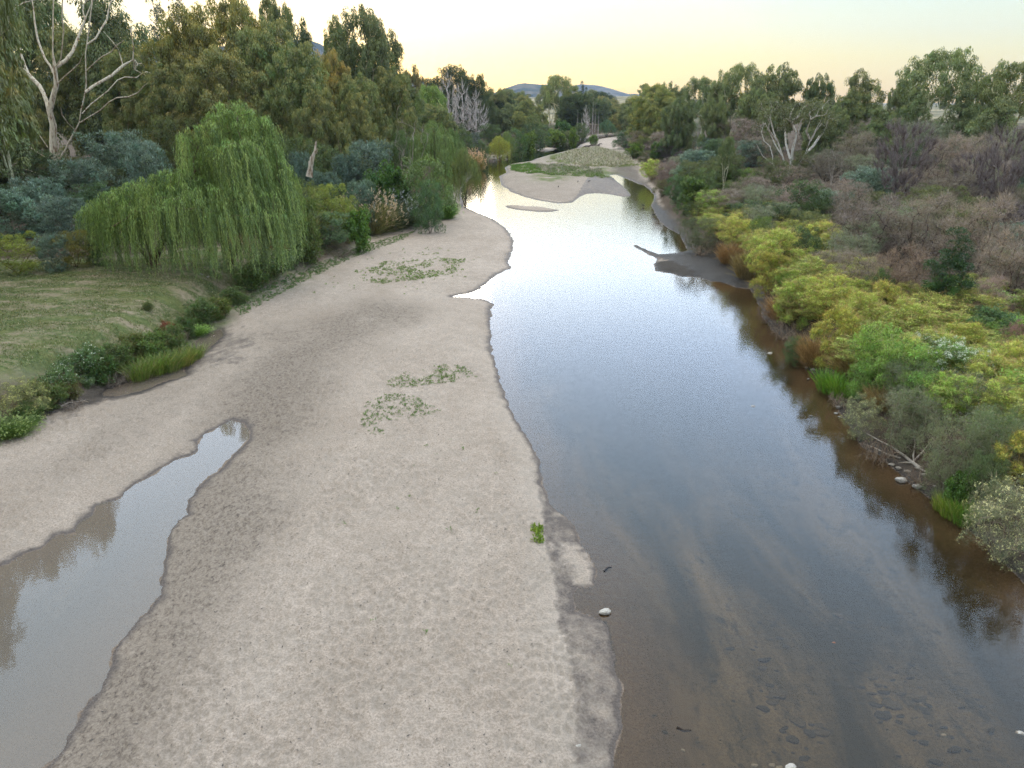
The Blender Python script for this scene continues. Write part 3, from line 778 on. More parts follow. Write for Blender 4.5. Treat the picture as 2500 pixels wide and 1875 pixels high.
for q in range(3):
    shrub('fennel_%d' % q, 2.4, 2.6, [(.05, .7), (.35, .95), (.7, 1), (.9, .7), (1, .4)], 40, .1, (.34, .42, .085), rl=(.12, .36), size=.085, cr=.13, nleaf=62, per=75, var=.3, bark=(.42, .30, .13), stems=9,
          tip=((.68, .70, .20), (.58, .70, .17), (.68, .68, .21))[q], tipamt=.65, narrow=.14, droop=-.9, outw=.8, rb=.022, twigs=2200, twigcol=(.50, .36, .15), cat='herb', tw=.011, flowers=((.74, .74, .24), 900, .032))
shrub('hemlock', 2.0, 2.6, P_DOME, 34, .08, (.24, .38, .07), rl=(.18, .42), size=.09, cr=.15, nleaf=60, per=55, var=.28, twigs=900, twigcol=(.4, .4, .16), tw=.012, bark=(.3, .3, .12), tip=(.42, .56, .14), tipamt=.6, narrow=.25, droop=-.3, rb=.02, cat='herb')
shrub('hemlock_flower', 2.0, 2.6, P_DOME, 22, .15, (.20, .32, .09), rl=(.3, .5), size=.09, cr=.17, nleaf=65, per=38, bark=(.3, .3, .12), tip=(.30, .42, .16), tipamt=.5, narrow=.25, droop=-.3, rb=.02, flowers=((.75, .78, .70), 1500, .045), cat='herb')
shrub('burgan', 3, 3.4, P_DOME, 26, .03, (.18, .205, .105), rl=(.4, .7), size=.06, cr=.19, nleaf=110, per=28, bark=(.34, .28, .22), tip=(.26, .29, .16), tipamt=.5, narrow=.2, droop=-.4, rb=.045, twigs=900, twigcol=(.3, .25, .18), tw=.008)
shrub('burgan_flower', 3, 3.4, P_DOME, 26, .03, (.20, .225, .125), rl=(.4, .7), size=.06, cr=.19, nleaf=110, per=28, bark=(.34, .28, .22), tip=(.26, .29, .16), tipamt=.5, narrow=.2, droop=-.4, rb=.045, twigs=700, twigcol=(.3, .25, .18), flowers=((.62, .62, .30), 1300, .036), tw=.008)
shrub('thicket', 5, 6, P_DOME, 24, .1, (.21, .17, .135), rl=(.6, 1.1), size=.12, cr=.34, nleaf=40, per=13, bark=(.09, .065, .055), tip=(.36, .30, .24), tipamt=.5, narrow=.2, droop=0, rb=.1, twigs=5200, twigcol=(.27, .215, .19), tw=.016, sk=1)
shrub('thicket_pink', 5, 6, P_DOME, 24, .1, (.235, .19, .16), rl=(.6, 1.1), size=.12, cr=.34, nleaf=44, per=13, bark=(.10, .07, .06), tip=(.40, .32, .265), tipamt=.6, narrow=.25, droop=0, rb=.1, twigs=5000, twigcol=(.28, .225, .19), tw=.016, sk=1)
shrub('wattle_grey', 4.6, 6, P_DOME, 24, .1, (.20, .225, .155), rl=(.6, 1.1), size=.13, cr=.34, nleaf=52, per=12, bark=(.09, .07, .06), tip=(.38, .43, .31), tipamt=.5, narrow=.22, droop=-.2, rb=.1, twigs=3500, twigcol=(.28, .24, .2), tw=.014, sk=1)
bare('bare_wattle', 6, 5, [(.1, .2), (.4, .6), (.7, 1), (1, .6)], 150, (.22, .18, .17), rb=.11, rt=.012, fine=5200, stems=5, up=.5, finer=.011, fl=(.4, 1.3))
bare('dead_poplar', 14, 4.5, P_COL, 70, (.66, .60, .56), rb=.3, rt=.055, fine=420, up=.95, lo=.05, finer=.055, fl=(1.2, 3.2))
bare('dead_tree', 9, 7, P_DOME, 60, (.40, .34, .29), rb=.16, rt=.02, fine=350, stems=2, up=.3, finer=.014, fl=(.3, 1.0))
bare('dead_spindle', 12, 1.3, P_COL, 16, (.45, .39, .36), rb=.2, rt=.03, fine=60, up=.8, finer=.02)
bare('twig_pile', .8, 2.2, P_DOME, 70, (.33, .27, .22), rb=.04, rt=.008, lo=.05, fine=260, stems=9, up=-.25, cat='branches', finer=.008, spread=.9, fl=(.2, .7))
W = (.20, .28, .085)
willow('willow', 6, 7, [((0, 0, 4.3), 1.6), ((1.6, .6, 3.4), 1.5), ((-1.6, .4, 3.2), 1.6), ((.2, -1.7, 3.3), 1.5), ((.1, 1.7, 3.4), 1.5), ((2.3, -.9, 2.5), 1.1), ((-2.3, -1, 2.4), 1.2)], W, strands=5, per=13, step=.13, lf=.2, w=.045, Lmax=3.0)
# reeds, grass and low herbs
def blades(name, Hh, Wd, n, cols, w=.02, lean=.35, cat='reeds', seed=None, part='blades'):
    lv = Leaves(); a = rng.uniform(0, 6.283, n); q = np.sqrt(rng.random(n)) * Wd * .42
    P = np.column_stack([q * np.cos(a), q * np.sin(a), np.zeros(n)]); d = np.array([0, 0, 1.0]) + rnd(n, lean * .5) + nrm(P + 1e-6) * lean * (q / (Wd * .5))[:, None]
    d = nrm(d); L = Hh * rng.uniform(.45, 1.0, n); c = np.array(cols)[rng.integers(0, len(cols), n)] * (1 + .15 * rng.normal(0, 1, (n, 1)))
    lv.add(P, d, sph(n), L * .62, w, c)
    P2 = P + d * L[:, None] * .5; d2 = nrm(d + nrm(d * np.array([1, 1, 0]) + 1e-6) * .45 * lean * 2 + np.array([0, 0, -.1]))
    lv.add(P2, d2, sph(n), L * .5, w * .8, c * 1.05)
    if seed is not None:
        k = n // seed[2]; s = rng.integers(0, n, k); P3 = P[s] + d[s] * L[s][:, None] * .95
        for e in range(4): lv.add(P3 + rnd(k, .03) + np.array([0, 0, e * .03]), d2[s] + rnd(k, .4), sph(k), seed[1], seed[1] * .35, np.array(seed[0]))
    PROTO[name] = dict(parts=[(part, lv.mesh(name + '_' + part))], w=Wd, h=Hh, cat=cat)
blades('reed', 1.3, 1.2, 420, [(.14, .22, .03), (.20, .28, .05), (.30, .28, .10)], w=.026)
blades('grass_tuft', 1.6, 2.2, 2600, [(.10, .13, .05), (.15, .18, .08), (.20, .2, .11)], w=.022, lean=.9, cat='grass', seed=((.42, .38, .32), .14, 8))
blades('dry_grass', 1.2, 1.6, 1300, [(.34, .26, .15), (.42, .34, .22), (.26, .18, .09)], w=.02, lean=.7, cat='grass')
shrub('herb', .9, 1.3, P_DOME, 14, .05, (.11, .17, .045), rl=(.16, .28), size=.075, cr=.11, nleaf=55, per=90, tip=(.22, .30, .08), tipamt=.5, narrow=.32, droop=-.4, rb=.012, cat='herb', bark=(.2, .18, .08), twigs=300, twigcol=(.24, .2, .1), tw=.008)
shrub('herb_white', .9, 1.3, P_DOME, 14, .05, (.12, .19, .06), rl=(.16, .28), size=.07, cr=.11, nleaf=50, per=90, tip=(.26, .33, .12), tipamt=.5, narrow=.32, droop=-.4, rb=.012, cat='herb', bark=(.2, .18, .08), flowers=((.7, .7, .6), 150, .028))
shrub('herb_red', .9, 1.1, P_COL, 14, .05, (.26, .06, .025), rl=(.14, .22), size=.06, cr=.1, nleaf=45, per=90, tip=(.36, .09, .04), tipamt=.5, narrow=.4, droop=-.6, rb=.012, cat='herb', bark=(.3, .08, .04), twigs=200, twigcol=(.3, .1, .05), tw=.008)

# ------------------------------------------------------------------ tall trees of the left bank, traced limb by limb
def traced_tree(name, label, px_limbs, Y, clump_px, leaf, tip, bark, foot, rb, rtip, cat='tree', group=None, depth=5, leafsize=.32, cr=.6, nleaf=70, extra=0, spread=1.4, crown_extra=None, tipamt=.3, twigs=500):
    X0, Y0, Z0 = foot
    def w(p, dy): q = atY(p[0], p[1], Y + dy); return q - np.array([X0, Y0, Z0])
    limbs = []
    for k, (pts, d1) in enumerate(px_limbs):
        n = len(pts)
        limbs.append([w(p, 0 + d1 * (i / max(n - 1, 1))) for i, p in enumerate(pts)])
    dense = []
    for l in limbs:
        q = [l[0]]
        for a, b in zip(l[:-1], l[1:]):
            m = max(1, int(np.linalg.norm(b - a) / 1.2))
            for s in range(1, m + 1): q.append(a + (b - a) * s / m + rng.normal(0, .05, 3))
        dense.append(q)
    C = np.array([w((c[0], c[1]), c[2]) + rnd(1, .3)[0] for c in clump_px for _ in range(1)])
    big = []
    for c, px in zip(C, clump_px):
        k = px[3] if len(px) > 3 else 6
        big.append(c + rng.normal(0, spread * .6, (k, 3)))
    B = np.vstack(big)
    if crown_extra is not None: B = np.vstack([B, crown_extra])
    tb = Tubes()
    skeleton(tb, dense, B[::2], rb, rtip, bark, np.array(bark) * .95, sides=8, tsides=4, hcap=1.45 if Y > 83 else .8)
    lv = Leaves(); clumps(lv, B, rng.uniform(cr * .7, cr * 1.3, len(B)), nleaf, leafsize, leaf, tip=tip, tipamt=tipamt, droop=.8, flat=1.2)
    o = bpy.data.objects.new(name, None); COL.objects.link(o); o.location = (X0, Y0, Z0)
    tag(o, label, cat, group)
    link('trunk', tb.mesh(name + '_trunk'), o); link('crown', lv.mesh(name + '_crown'), o)
    return o
def c1(l): return [(a / 2.604, b / 2.604) for a, b in l]
def c4(l): return [(1327 + a / 2.5, 88.5 + b / 2.5) for a, b in l]
YH = 84.0
fp = atY(121, 385, YH); foot = (fp[0], YH, ground(fp[0], YH))
hl = [(c1([(312, 1015), (303, 900), (300, 800), (298, 700), (285, 620), (300, 540), (315, 480), (312, 380), (303, 300), (300, 200), (295, 60), (300, -80), (310, -260)]), 0),
    (c1([(310, 430), (280, 370), (250, 330), (225, 260), (212, 220), (195, 130), (185, 40), (165, -60), (140, -200)]), 4),
    (c1([(318, 400), (340, 330), (345, 250), (358, 160), (350, 90), (345, 20), (360, -150)]), -3),
    (c1([(330, 390), (370, 340), (405, 290), (430, 235), (445, 190), (480, 110), (520, 10)]), 4),
    (c1([(322, 500), (360, 430), (410, 390), (440, 350), (475, 300)]), -3),
    (c1([(312, 1000), (335, 900), (365, 850), (395, 780), (425, 730), (445, 690), (460, 620), (472, 570), (482, 480), (482, 400), (485, 300), (490, 230), (500, 130), (515, 50), (528, -60), (540, -240)]), 2),
    (c1([(450, 690), (500, 655), (560, 620), (610, 575), (660, 550), (720, 540), (770, 520), (805, 495), (832, 470)]), -5),
    (c1([(462, 640), (510, 590), (560, 555), (610, 510), (660, 450), (700, 430), (770, 440), (800, 410)]), 3),
    (c1([(484, 400), (530, 360), (570, 325), (620, 290), (660, 255), (700, 225)]), -4),
    (c1([(478, 520), (530, 480), (580, 455), (630, 420), (690, 370), (745, 330)]), 5),
    (c1([(490, 250), (540, 210), (575, 170), (600, 110), (620, 40), (650, -80)]), 3),
    (c1([(288, 620), (262, 560), (240, 520), (215, 480), (190, 450), (160, 415), (140, 360), (120, 300), (100, 240), (70, 180), (40, 60), (20, -100)]), 4),
    (c1([(200, 460), (150, 430), (110, 405)]), -2),
    (c1([(270, 830), (215, 750), (185, 700), (150, 640), (125, 560), (100, 500), (75, 430), (60, 390), (20, 370), (-10, 350)]), -4),
    (c1([(295, 910), (240, 880), (200, 850), (160, 825), (110, 780)]), -2),
    (c1([(275, 1030), (230, 990), (195, 965), (120, 940)]), -3),
    (c1([(420, 740), (380, 690), (350, 640), (340, 600)]), -3)]
cl = [(x + random.uniform(-6, 6), y + random.uniform(-8, 8), random.uniform(3, 9), k) for x, y, k in
    [(20, -30, 7), (55, -50, 8), (80, -20, 6), (110, -60, 8), (145, -80, 8), (175, -40, 7), (210, -60, 8), (235, -20, 6), (250, -90, 7), (100, -120, 8), (160, -140, 9), (60, -110, 8), (215, -130, 8), (120, -190, 8), (170, -200, 8),
     (10, 20, 6), (30, 60, 5), (60, 25, 5), (15, 110, 4), (108, 8, 4), (140, 5, 4), (240, 30, 5), (262, 75, 4), (295, 150, 3), (280, 105, 4), (312, 172, 3), (180, 15, 3), (200, 25, 4), (285, 130, 3), (20, 170, 4), (45, 130, 3), (5, 230, 4), (130, -40, 6), (190, -95, 6), (90, -160, 7), (155, -30, 5)]]
cl = [c for c in cl if not (c[1] > -10 and 45 < c[0] < 235)]
traced_tree('river_gum', 'tall pale-limbed gum with forked cream trunk rising behind the weeping willow', hl, YH, cl, (.115, .135, .05), (.25, .22, .08), (.80, .70, .55), foot, .46, .062, leafsize=.34, cr=.7, nleaf=52, spread=1.5)

YR = 82.0
fp = atY(1700, 396, YR); foot = (fp[0], YR, ground(fp[0], YR))
hr = [(c4([(940, 775), (932, 745), (930, 680), (905, 620), (880, 540), (862, 490), (850, 440), (840, 400)]), 2),
    (c4([(945, 770), (950, 740), (955, 660), (966, 580), (985, 500), (1005, 440), (1030, 395)]), -1),
    (c4([(945, 770), (960, 735), (985, 690), (1025, 620), (1060, 540), (1085, 480), (1120, 425)]), -3),
    (c4([(1030, 610), (1075, 570), (1110, 520), (1150, 470)]), 2),
    (c4([(935, 780), (915, 765), (880, 715), (855, 665), (800, 625), (775, 575), (765, 560)]), -2),
    (c4([(855, 665), (858, 620), (835, 570), (805, 530), (795, 490)]), 2),
    (c4([(930, 660), (925, 560), (920, 480), (925, 420)]), 3), (c4([(880, 545), (830, 480), (835, 440)]), -2), (c4([(985, 500), (960, 450), (955, 400)]), 2),
    (c4([(905, 620), (870, 560), (820, 450)]), 1), (c4([(1060, 540), (1040, 480), (1060, 420)]), -1)]
cr_ = [(1327 + x / 2.5, 88.5 + y / 2.5, random.uniform(-3, 3), 5) for x, y in
    [(800, 400), (820, 370), (850, 385), (880, 365), (905, 395), (930, 370), (960, 390), (985, 375), (1010, 360), (1040, 350), (1065, 365), (1090, 375), (1110, 400), (1140, 390), (1165, 420), (1150, 450), (1110, 435), (1060, 400), (1020, 395), (850, 420), (790, 430), (900, 420), (1000, 350), (1075, 350), (1180, 400), (960, 420), (1140, 360), (840, 355)]]
traced_tree('white_gum', 'white-trunked gum fanning out of the right bank thicket under a flat crown', hr, YR, cr_, (.12, .14, .055), (.3, .28, .1), (.74, .68, .6), foot, .2, .05, leafsize=.22, cr=.42, nleaf=75, spread=.55)

# ------------------------------------------------------------------ the great weeping willow (two domes over a long skirt)
def hero_willow():
    YW = 40.0
    p = atY(440, 570, YW); X0 = p[0]; Z0 = ground(X0, YW)
    def w(x, y, dy=0): q = atY(x, y, YW + dy); return q - np.array([X0, YW, Z0])
    L = [(497, 215, 1, 1.2), (468, 250, 0, 1.2), (535, 240, 1, 1.4), (425, 275, 0, 1.2), (560, 292, .5, 1.0), (590, 345, 0, 1.0), (604, 400, .4, .8), (505, 300, -1, 1.5), (450, 320, 1, 1.2), (560, 320, 1, 1.3), (595, 390, 0, 1.0), (560, 400, -1.2, 1.2), (510, 390, -1.6, 1.3), (610, 450, .5, .6), (425, 330, 2, 1.0), (600, 360, 1.5, 1.0),
         (405, 375, -.5, 1.2), (360, 368, -1.2, 1.2), (320, 385, -1.2, 1.1), (280, 395, -.8, 1.2), (245, 410, -.3, 1.0), (215, 430, 0, .9), (195, 445, .6, .8), (395, 410, -2.4, 1.1), (330, 420, -2.3, 1.1), (270, 440, -2, 1.0), (450, 400, -2.2, 1.1), (230, 465, -1.4, .8), (545, 440, -2.2, 1.0), (480, 440, -2.6, 1.0), (580, 450, -1.4, .9), (420, 345, 1.2, 1.3), (300, 400, 2, 1.3), (225, 440, 1.8, 1.0)]
    lobes = []
    for x, y, dy, r in L:
        q = w(x, y, dy); q[2] -= r * .72; lobes.append((q, r))
    tops = []
    for q, r in lobes:
        k = int(28 * r * r); u = sph(k); u[:, 2] = np.abs(u[:, 2]) ** .8; u = nrm(u)
        tops.append(q + u * r * np.array([1, 1, .8]) * rng.uniform(.82, 1.0, (k, 1)))
    T = np.vstack(tops)
    Lh = np.minimum(rng.uniform(.3, 1.15, len(T)) * 4.8, T[:, 2] - .02 - .6 * (T[:, 0] > 2.2) * rng.random(len(T)) + .25 * rng.random(len(T)))
    hole = fbm(T[:, 0] * 1.3 + 7, T[:, 2] * 1.3, 3, 5)
    keep = (Lh > .3) & (hole > .31) ; T = T[keep]; Lh = Lh[keep]
    lv = Leaves()
    ctr = np.array([0, 0, 0]); 
    # pale and dark tresses
    for part in range(4):
        m = np.arange(len(T)) % 4 == part
        tone = [(.215, .31, .085), (.31, .41, .125), (.11, .17, .05), (.17, .26, .07)][part]
        curtain(lv, T[m], Lh[m], tone, spread=.11, strands=7, step=.10, leaf=.15, w=.03, hue=.1)
    clumps(lv, T[::2], .2, 30, .15, (.25, .36, .10), droop=1.3, outw=.5, narrow=.2)
    dry = np.array([w(x, 505, -2.6) for x in np.linspace(493, 545, 14)]); curtain(lv, dry, .9, (.5, .42, .22), spread=.14, strands=4, leaf=.09, w=.03)
    tb = Tubes()
    tr = [[w(498, 565, 1), w(492, 500, 1), w(480, 420, 1), w(478, 350, .6), w(470, 300, .3)], [w(330, 572, 0), w(322, 540, 0), w(310, 490, 0), w(320, 440, 0)], [w(498, 565, 1), w(530, 480, 1), w(550, 400, 1), w(540, 330, 1)], [w(330, 572, 0), w(360, 500, .4), w(385, 430, .3)], [w(330, 572, 0), w(280, 510, .4), w(245, 460, .3)]]
    skeleton(tb, tr, [q for q, r in lobes] + list(T[::4] * np.array([1, 1, .985])), .24, .01, (.17, .125, .085), (.22, .18, .1))
    o = bpy.data.objects.new('weeping_willow', None); COL.objects.link(o); o.location = (X0, YW, Z0)
    tag(o, 'large weeping willow trailing to the pasture in two joined domes', 'tree')
    link('trunk', tb.mesh('big_willow_trunk'), o); link('crown', lv.mesh('big_willow_crown'), o)
hero_willow()

# ------------------------------------------------------------------ every plant the photograph shows: kind, x, top row, distance (or -foot row), width, name, label
G1 = 'gum trees of the forest behind the pasture'
def row(t, group=None, tint=None):
    for r in t:
        k, x, yt, D, w, nm, lb = r[:7]; tn = r[7] if len(r) > 7 else (tint or (1, 1, 1))
        put(k, x, yt, D, w, lb, nm, group, tn)
row([
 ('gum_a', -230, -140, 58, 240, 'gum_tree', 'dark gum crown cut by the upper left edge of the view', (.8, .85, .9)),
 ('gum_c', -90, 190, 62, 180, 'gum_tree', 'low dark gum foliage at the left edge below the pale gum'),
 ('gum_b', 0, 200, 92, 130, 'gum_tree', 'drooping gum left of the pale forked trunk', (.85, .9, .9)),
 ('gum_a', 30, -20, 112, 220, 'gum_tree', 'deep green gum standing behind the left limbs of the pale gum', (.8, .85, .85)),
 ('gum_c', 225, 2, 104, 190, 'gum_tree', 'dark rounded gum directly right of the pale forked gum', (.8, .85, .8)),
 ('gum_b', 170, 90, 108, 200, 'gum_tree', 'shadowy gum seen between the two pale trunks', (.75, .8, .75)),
 ('gum_a', 275, 120, 98, 130, 'gum_tree', 'slim olive gum left of the golden-topped gum', (.95, .95, .9)),
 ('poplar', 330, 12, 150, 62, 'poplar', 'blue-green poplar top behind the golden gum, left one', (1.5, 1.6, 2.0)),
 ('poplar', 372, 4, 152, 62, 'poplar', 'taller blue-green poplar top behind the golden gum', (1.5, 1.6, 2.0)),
 ('gum_b', 400, 50, 94, 170, 'gum_tree', 'broad golden-topped gum left of the forest centre', (1.15, 1.05, .85)),
 ('gum_b', 500, 28, 98, 190, 'gum_tree', 'biggest golden-brown domed gum above the willow', (1.2, 1.05, .85)),
 ('gum_a', 592, 18, 112, 95, 'gum_tree', 'narrow dark gum spire right of the golden domed gum', (.75, .8, .75)),
 ('gum_c', 650, 62, 108, 90, 'gum_tree', 'dark conical gum before the gap with the blue hill', (.75, .8, .75)),
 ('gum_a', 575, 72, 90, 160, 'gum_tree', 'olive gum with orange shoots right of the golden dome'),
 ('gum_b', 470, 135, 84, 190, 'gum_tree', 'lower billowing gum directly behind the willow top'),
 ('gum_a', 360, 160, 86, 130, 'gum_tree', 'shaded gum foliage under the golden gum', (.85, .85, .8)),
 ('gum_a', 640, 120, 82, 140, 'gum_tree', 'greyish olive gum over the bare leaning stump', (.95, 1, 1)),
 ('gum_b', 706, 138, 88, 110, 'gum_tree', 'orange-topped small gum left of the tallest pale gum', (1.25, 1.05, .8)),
 ('gum_a', 728, 66, 104, 80, 'gum_tree', 'thin-crowned gum beside the tallest pale gum', (.85, .9, .85)),
 ('gum_pale', 775, 36, 99, 120, 'gum_tree', 'tallest gum on the forest edge with bare pale upper trunks'),
 ('gum_c', 838, 86, 106, 110, 'gum_tree', 'dark gum sloping down towards the river at the forest end', (.85, .9, .85)),
 ('gum_a', 770, 180, 86, 110, 'gum_tree', 'dense low gum in front of the tallest pale gum', (.85, .9, .85)),
 ('gum_a', 845, 165, 96, 100, 'gum_tree', 'olive gum hanging above the silver wattle', (.9, .9, .85)),
 ('gum_b', 690, 215, 76, 110, 'gum_tree', 'orange-flushed low gum behind the leaning stump'),
 ('gum_b', 765, 225, 80, 90, 'gum_tree', 'rounded young gum left of the silver wattle'),
 ('gum_c', 880, 180, 112, 70, 'gum_tree', 'last dark gum of the forest before the pale green one', (.9, .95, .85)),
 ('gum_round', 892, 160, 165, 46, 'gum_tree', 'purplish grey tree showing beyond the forest end', (1.3, .95, 1.0)),
 ('gum_open', 930, 196, 140, 66, 'gum_tree', 'light green gum with thin white trunk left of dead poplars', (1.35, 1.5, 1.0)),
 ('gum_round', 905, 232, 125, 50, 'gum_tree', 'yellowish round gum below the light green gum', (1.3, 1.35, .9)),
], G1)
put('gum_open', 0, 0, 0, 7.5, 'dark high-crowned gum at the upper left edge nearer than the pale gum', 'gum_tree', G1, (.8, .85, .8), world=(-40.5, 61, ground(-40.5, 61)), hgt=28)
# out of the frame on the left, but mirrored in the puddle
for (X, Y, w, h) in [(-34, 36, 12, 21), (-40, 52, 14, 25), (-46, 66, 14, 28), (-27, 27, 8, 14)]:
    put('gum_a', 0, 0, 0, w, 'gum tree beyond the left edge of the view mirrored in the puddle', 'gum_tree', 'gum trees mirrored in the puddle', (.8, .8, .8), world=(X, Y, ground(X, Y)), hgt=h)
row([
 ('oak', 985, 158, 205, 92, 'oak_tree', 'big dark round-headed tree behind the dead poplars', (.9, .9, .9)),
 ('oak', 1030, 176, 208, 72, 'oak_tree', 'right half dome of dark trees behind the dead poplars', (.85, .9, .9)),
 ('oak', 945, 180, 208, 60, 'oak_tree', 'dark tree left of the round-headed tree and dead poplars', (.85, .9, .9)),
 ('oak', 1045, 225, 195, 50, 'oak_tree', 'low dark tree at the right foot of the round-headed tree', (.9, .9, .9)),
], 'dark leafy trees behind the dead poplars')
row([
 ('dead_poplar', 967, 178, 178, 38, 'dead_poplar', 'tallest bare grey poplar with a pointed tip, left of three'),
 ('dead_poplar', 999, 194, 180, 44, 'dead_poplar', 'middle bare grey poplar before the dark round tree'),
 ('dead_poplar', 1027, 208, 180, 42, 'dead_poplar', 'right-hand bare grey poplar before the dark round tree'),
 ('dead_poplar', 1267, 240, 215, 18, 'dead_poplar', 'small grey dead tree beside the far bend of the river'),
 ('dead_spindle', 1282, 214, 225, 7, 'dead_tree', 'tallest bare pole trunk right of the far green poplar'),
 ('dead_spindle', 1287, 224, 225, 5, 'dead_tree', 'second bare pole trunk beside the far green poplar'),
 ('dead_spindle', 1294, 238, 222, 5, 'dead_tree', 'shortest bare pole trunk beside the far green poplar'),
 ('dead_spindle', 1248, 240, 215, 6, 'dead_tree', 'thin white dead stem left of the far dead tree'),
], 'dead grey trees')
row([
 ('gum_round', 1072, 200, 235, 60, 'gum_tree', 'brown-olive gum right of the dark round-headed tree', (1.1, 1, .9)),
 ('gum_round', 1080, 240, 200, 50, 'gum_tree', 'dark brush gum on the far left bank', (.8, .8, .75)),
 ('gum_a', 1100, 228, 230, 44, 'gum_tree', 'dusky gum left of the far round gums', (.8, .85, .9)),
 ('gum_b', 1136, 222, 225, 46, 'gum_tree', 'round olive gum on the far left bank', (1, 1.05, .9)),
 ('gum_b', 1163, 232, 222, 40, 'gum_tree', 'second round olive gum on the far left bank', (1, 1.05, .9)),
 ('gum_b', 1122, 246, 205, 42, 'gum_tree', 'front round gum of the far left bank', (1.1, 1.1, .9)),
 ('gum_open', 1153, 250, 200, 32, 'gum_tree', 'small white-stemmed gum under the far round gums', (1, 1, .9)),
 ('gum_open', 1208, 172, 278, 74, 'gum_tree', 'tall spreading gum with white trunks against the far hills', (1.15, 1.1, .9)),
 ('gum_open', 1190, 205, 285, 46, 'gum_tree', 'lower left limb crown beside the spreading white-trunked gum', (1, 1, .9)),
 ('gum_round', 1232, 205, 290, 44, 'gum_tree', 'dark bushy gum right of the spreading white-trunked gum', (.9, .95, .95)),
 ('poplar', 1257, 184, 300, 16, 'poplar', 'dark green columnar poplar near the river bend, left one'),
 ('poplar', 1266, 196, 300, 14, 'poplar', 'dark green columnar poplar near the river bend, right one'),
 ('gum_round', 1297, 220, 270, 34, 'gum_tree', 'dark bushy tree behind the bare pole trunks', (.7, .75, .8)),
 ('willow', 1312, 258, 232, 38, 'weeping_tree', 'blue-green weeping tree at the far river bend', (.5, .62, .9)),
 ('gum_b', 1322, 232, 300, 34, 'gum_tree', 'hazy gum above the blue-green weeping tree', (1, 1, 1)),
 ('gum_b', 1348, 228, 310, 36, 'gum_tree', 'hazy round gum left of the right bank skyline', (1, 1, 1)),
 ('gum_b', 1330, 250, 262, 30, 'gum_tree', 'golden-olive gum above the far bend', (1.2, 1.1, .9)),
 ('gum_b', 1362, 250, 262, 34, 'gum_tree', 'olive gum above the far bend, right of the golden one', (1.1, 1.05, .9)),
], 'gums of the far river bend')
row([
 ('gum_b', 1419, 196, 150, 118, 'gum_tree', 'dense dark gum where the right bank skyline begins', (1, 1.05, .85)),
 ('gum_round', 1385, 225, 165, 56, 'gum_tree', 'low dark gum left of the first skyline gum', (.9, .95, .85)),
 ('gum_round', 1440, 190, 190, 40, 'gum_tree', 'rough-topped gum behind the first skyline gum', (.9, .95, .9)),
 ('gum_round', 1470, 196, 190, 44, 'gum_tree', 'ragged gum right of the first skyline gum', (.9, .95, .9)),
 ('gum_open', 1519, 180, 140, 84, 'gum_tree', 'thin brown-limbed gum left of the tall open gum'),
 ('gum_open', 1597, 154, 128, 100, 'gum_tree', 'tall open gum with arching white limbs on the skyline'),
 ('gum_open', 1560, 190, 128, 60, 'gum_tree', 'side crown left of the arching white-limbed gum', (.9, .9, .9)),
 ('gum_round', 1684, 160, 125, 100, 'gum_tree', 'broad domed gum on the skyline behind the white gum'),
 ('gum_round', 1771, 178, 122, 66, 'gum_tree', 'small umbrella-headed gum beside the burnt snag', (.8, .85, .8)),
 ('gum_c', 1865, 162, 110, 100, 'gum_tree', 'dense pyramid gum alone on the right skyline', (1.05, 1.0, .85)),
 ('gum_c', 1838, 200, 104, 70, 'gum_tree', 'shoulder gum left below the pyramid gum', (1, 1, .85)),
 ('gum_round', 1955, 192, 118, 60, 'gum_tree', 'dark gum left of the tallest right skyline gum', (.85, .9, .85)),
 ('gum_open', 2040, 126, 105, 150, 'gum_tree', 'tallest gum of the right skyline with white forked trunk', (.95, 1, .95)),
 ('gum_c', 1985, 196, 100, 80, 'gum_tree', 'bushy gum under the left side of the tallest skyline gum', (.95, 1, .9)),
 ('gum_c', 2090, 190, 98, 80, 'gum_tree', 'bushy gum under the right side of the tallest skyline gum', (.95, 1, .9)),
 ('gum_round', 2145, 178, 118, 70, 'gum_tree', 'gappy gum right of the tallest skyline gum', (.85, .9, .85)),
 ('gum_open', 2200, 150, 98, 130, 'gum_tree', 'red-brown limbed gum at the right edge of the skyline', (.95, .95, .85)),
 ('gum_c', 2170, 215, 84, 110, 'gum_tree', 'low green gum at the right edge under the skyline'),
 ('gum_round', 1640, 205, 118, 80, 'gum_tree', 'gum foliage left behind the white fan-shaped gum', (.95, 1, .9)),
 ('gum_round', 1790, 240, 95, 80, 'gum_tree', 'dark gum right behind the white fan-shaped gum', (.85, .9, .85)),
 ('gum_c', 1905, 235, 90, 70, 'gum_tree', 'green gum in front of the pyramid gum', (.95, 1, .85)),
 ('gum_round', 1470, 225, 120, 66, 'gum_tree', 'grey-green gum under the ragged skyline gum', (.9, .95, .95)),
 ('gum_round', 1548, 225, 112, 60, 'gum_tree', 'olive gum at the foot of the arching white-limbed gum', (.9, .95, .9)),
 ('gum_open', 1573, 305, 75, 34, 'gum_tree', 'small white-stemmed gum between dark shrubs on the right bank'),
], 'gum trees of the right bank skyline')
